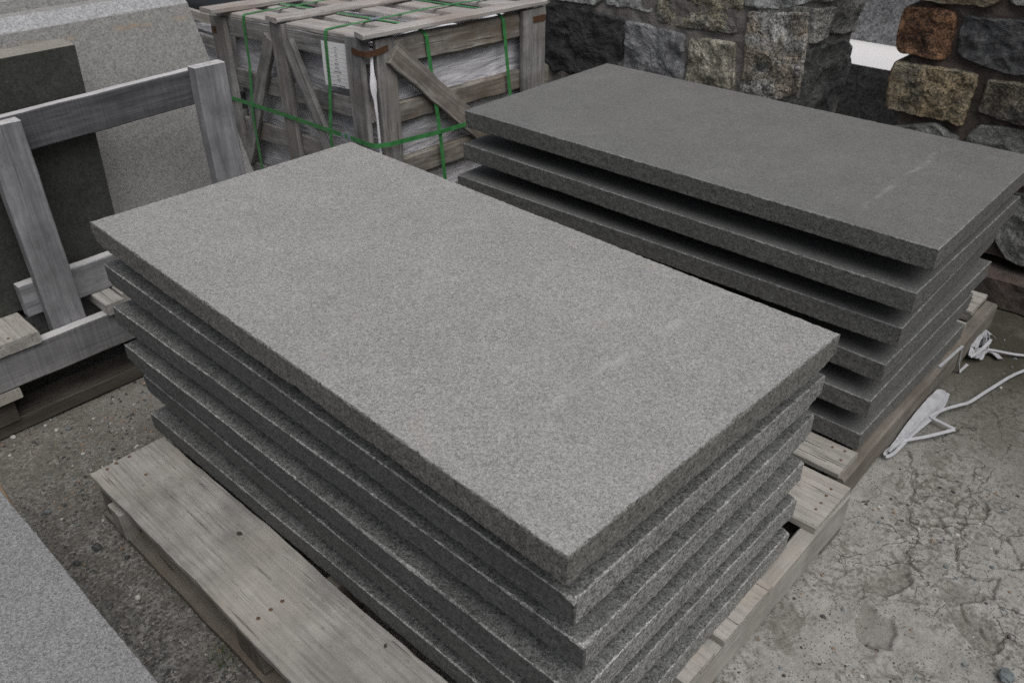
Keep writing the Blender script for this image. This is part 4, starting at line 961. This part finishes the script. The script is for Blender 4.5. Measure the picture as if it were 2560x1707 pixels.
# ------------------------------------------------------------------ white packing band on the ground
def white_band():
    e = empty('packing_band', (2.3, 0.45, 0.0)); tag(e, 'white plastic packing band lying crumpled and folded beside the rear pallet', 'plastic band')
    w = 0.0095
    Z = (0, 0, 1)
    # wide flattened loop leaning against the pallet
    Lp = spline([(2.478, 0.497, 0.036), (2.395, 0.4985, 0.045), (2.296, 0.499, 0.044), (2.205, 0.499, 0.034), (2.165, 0.499, 0.022), (2.10, 0.499, 0.012)], 4)
    Rp = spline([(2.515, 0.474, 0.010), (2.47, 0.458, 0.008), (2.375, 0.465, 0.008), (2.27, 0.474, 0.008), (2.20, 0.480, 0.008), (2.115, 0.492, 0.008)], 4)
    V = []; F = []; k = len(Lp)
    for i in range(k):
        for f_ in (0, 0.33, 0.66, 1): 
            q = Lp[i].lerp(Rp[i], f_); V.append(q + Vector((0, -0.004 * math.sin(f_ * math.pi), 0.006 * math.sin(f_ * math.pi) + 0.0015 * math.sin(i * 1.9 + f_ * 4))))
    for i in range(k - 1):
        for j in range(3): F.append((4 * i + j, 4 * i + j + 1, 4 * i + j + 5, 4 * i + j + 4))
    wl2 = mesh_obj('wide_loop', V, F, M_white, e, None, smooth=False); md = wl2.modifiers.new('thick', 'SOLIDIFY'); md.thickness = 0.001
    ribbon('band', M_white, e, spline([(2.515, 0.470, 0.014), (2.43, 0.458, 0.010), (2.353, 0.462, 0.010), (2.25, 0.474, 0.010), (2.173, 0.478, 0.010), (2.12, 0.481, 0.010), (2.09, 0.490, 0.010), (2.095, 0.499, 0.010), (2.13, 0.497, 0.012), (2.18, 0.485, 0.014), (2.258, 0.436, 0.014), (2.345, 0.390, 0.012)], 5), w, (0.1, 0.9, 0.35))
    ribbon('band', M_white, e, [(2.345, 0.3905, 0.013), (2.353, 0.466, 0.015)], w, (1, 0.0, 0.25))
    ribbon('band', M_white, e, spline([(2.350, 0.468, 0.017), (2.412, 0.449, 0.018), (2.476, 0.422, 0.014), (2.519, 0.404, 0.012), (2.643, 0.379, 0.010), (2.82, 0.334, 0.008), (3.1, 0.2, 0.008)], 5), w, (0.2, 0.9, 0.25))
    # crumpled clump
    ribbon('band', M_white, e, [(2.483, 0.512, 0.1125), (2.57, 0.506, 0.1125), (2.655, 0.5005, 0.1122)], w, (0.1, 1, 0))
    ribbon('band', M_white, e, [(2.655, 0.5, 0.1125), (2.662, 0.4985, 0.075), (2.668, 0.496, 0.04), (2.677, 0.49, 0.004), (2.74, 0.485, 0.004)], w, [(1, 0.1, 0), (1, 0.1, 0), (1, 0.1, 0), (1, 0.3, 0.2), (0, 1, 0.2)])
    rr = random.Random(3)
    for k in range(4):
        pts = []
        for i in range(8):
            a = i * 1.7 + k; pts.append((2.83 + 0.055 * math.cos(a) + rr.uniform(-.02, .02), 0.487 + 0.022 * math.sin(a) + rr.uniform(-.008, .008), 0.008 + abs(rr.gauss(0.018, 0.014))))
        ribbon('crumpled_band', M_white, e, spline(pts, 5), w * (1.0 + 0.5 * (k == 1)), (0.3, 0.3, 1) if k % 2 else (0.2, 1, 0.4))
    ribbon('band', M_white, e, spline([(2.80, 0.497, 0.04), (2.87, 0.506, 0.045), (2.94, 0.492, 0.035), (2.965, 0.475, 0.01)], 4), 0.03, (0.5, 0.8, 0.1))
    ribbon('band', M_white, e, spline([(2.83, 0.482, 0.02), (2.86, 0.45, 0.014), (2.845, 0.415, 0.006)], 4), 0.022, (1, 0.2, 0))
    ribbon('band', M_white, e, spline([(2.79, 0.495, 0.03), (2.85, 0.455, 0.022), (2.916, 0.362, 0.008), (3.05, 0.2, 0.006), (3.2, 0.0, 0.006)], 5), w, (0.9, 0.4, 0.3))
white_band()

# ------------------------------------------------------------------ pebbles, gravel, grass, leaves
def pebble_geo(V, F, x, y, z, r, rnd, flat=0.7):
    st = len(V); k, m_ = 7, 4
    ax = [rnd.uniform(0.75, 1.25) for _ in range(3)]; a0 = rnd.uniform(0, 6.28)
    for j in range(1, m_):
        ph = math.pi * j / m_
        for i in range(k):
            a = 2 * math.pi * i / k; d = rnd.uniform(0.82, 1.12)
            px, py, pz = math.sin(ph) * math.cos(a) * ax[0] * d, math.sin(ph) * math.sin(a) * ax[1] * d, math.cos(ph) * flat * ax[2]
            V.append((x + r * (px * math.cos(a0) - py * math.sin(a0)), y + r * (px * math.sin(a0) + py * math.cos(a0)), z + r * pz))
    t_, b_ = len(V), len(V) + 1
    V.append((x, y, z + r * flat)); V.append((x, y, z - r * flat))
    for j in range(m_ - 2):
        for i in range(k): F.append((st + j * k + i, st + (j + 1) * k + i, st + (j + 1) * k + (i + 1) % k, st + j * k + (i + 1) % k))
    for i in range(k):
        F.append((t_, st + i, st + (i + 1) % k)); F.append((b_, st + (m_ - 2) * k + (i + 1) % k, st + (m_ - 2) * k + i))
PM = [mk_plain('pebble_bluegrey', (0.13, 0.15, 0.155), 0.75, 0.25, 90), mk_plain('pebble_pale', (0.40, 0.41, 0.38), 0.8, 0.15, 90), mk_plain('pebble_brown', (0.22, 0.165, 0.12), 0.8, 0.2, 90), mk_plain('pebble_dark', (0.055, 0.058, 0.058), 0.7, 0.3, 90)]
pr = random.Random(21)
PB = [(0.520, 2.412, .011, 1, 'white pebble on the dirt in front of the rack pallet'), (0.549, 2.394, .011, 0, 'blue grey pebble right of the white one near the rack'),
      (0.417, 2.473, .012, 1, 'pale pebble against the rack pallet at the left edge'), (0.355, 2.081, .013, 0, 'round blue grey pebble between the corner slab and the wide pallet board'),
      (0.444, 1.933, .007, 1, 'small white pebble beside the left end of the front pallet'), (0.389, 1.849, .016, 3, 'large dark pebble beside the front pallet'),
      (0.330, 1.833, .014, 3, 'dark flat pebble beside the corner slab'), (0.425, 1.758, .012, 3, 'dark pebble near the front pallet opening'),
      (0.431, 1.80, .009, 2, 'brownish pebble close to the front pallet bottom board'), (0.383, 1.615, .011, 1, 'pale chip of stone halfway along the dirt strip'),
      (0.596, 2.20, .009, 3, 'dark pebble on the dirt behind the wide pallet board'), (0.82, 2.44, .014, 2, 'tan pebble in the shade left of the front slabs')]
for (x, y, r_, mi, lab) in PB:
    r_ *= 0.72; V, F = [], []; pebble_geo(V, F, 0, 0, 0, r_, pr)
    o = mesh_obj('pebble', V, F, PM[mi], None, Matrix.Translation((x, y, gz(x, y) + r_ * 0.45)), smooth=False)
    tag(o, lab, 'pebble', 'single pebbles on the dirt')
V, F, fm = [], [], []
for k in range(9000):
    if k < 7400: x, y = pr.uniform(0.22, 1.1), pr.uniform(1.0, 2.6)
    elif k < 8400: x, y = pr.uniform(0.5, 2.0), pr.uniform(-0.2, 0.46)
    else: x, y = pr.uniform(2.0, 3.2), pr.uniform(-0.1, 0.5)
    if noise.noise(Vector((x * 4, y * 4, 9))) + 0.25 < pr.random() * 0.7: continue
    if x > 0.455 and 0.46 < y < 1.94: continue
    r_ = 0.0013 + 0.0046 * pr.random() ** 2.6
    f0 = len(F); pebble_geo(V, F, x, y, gz(x, y) + r_ * 0.25, r_, pr, 0.6)
    mi = pr.choice([0, 0, 1, 2, 2, 3, 3, 3, 3]); fm += [mi] * (len(F) - f0)
o = mesh_obj('gravel', V, F, PM, None, None, fm, False); tag(o, kind='stuff')

def grass(x, y, label, nb=16, s=1.0):
    V, F = [], []
    for b in range(nb):
        a = pr.uniform(0, 6.28); L_b = pr.uniform(0.03, 0.085) * s; ln = pr.uniform(0.2, 0.8); wd = 0.0013
        bx_, by_ = x + pr.uniform(-.02, .02), y + pr.uniform(-.025, .025); pa = (-math.sin(a), math.cos(a)); st = len(V)
        for i in range(5):
            f = i / 4; hx = ln * L_b * f * f; hz = L_b * f * (1 - 0.25 * f)
            w_ = wd * (1 - 0.85 * f)
            for s_ in (-1, 1): V.append((bx_ + math.cos(a) * hx + pa[0] * w_ * s_, by_ + math.sin(a) * hx + pa[1] * w_ * s_, gz(x, y) + hz))
        for i in range(4): F.append((st + 2 * i, st + 2 * i + 1, st + 2 * i + 3, st + 2 * i + 2))
    o = mesh_obj('grass_tuft', V, F, M_grass); tag(o, label, 'grass tuft', 'thin grass tufts')
grass(0.425, 1.30, 'thin grass tuft sprouting beside the front pallet bottom board', 16)
grass(0.475, 2.30, 'sparse dry grass blades on the dirt behind the wide pallet board', 5, 0.5)
def leaf(x, y, z, s, a, label):
    V = [(0, 0, 0.0015), (s, 0.0, 0.004), (s * 0.55, s * 0.38, 0.002), (s * 0.5, -s * 0.36, 0.003), (s * 0.15, s * 0.2, 0.001), (s * 0.1, -s * 0.2, 0.0008)]
    o = mesh_obj('dry_leaf', V, [(0, 5, 3, 1), (0, 1, 2, 4)], M_leaf, None, Matrix.Translation((x, y, z)) @ Matrix.Rotation(a, 4, 'Z'))
    tag(o, label, 'leaf')
leaf(0.603, 1.455, 0.1525, 0.016, 1.9, 'dark curled leaf on the wide pallet board')
leaf(0.628, 0.96, 0.1525, 0.010, 0.6, 'small dark leaf scrap on the wide board near the lowest slab')
V, F = [], []; pebble_geo(V, F, 0, 0, 0, 0.022, pr, 0.5)
o = mesh_obj('pebble', V, F, PM[0], None, Matrix.Translation((1.56, 0.005, 0.006))); tag(o, 'grey stone at the lower right corner of the photo', 'pebble', 'single pebbles on the dirt')
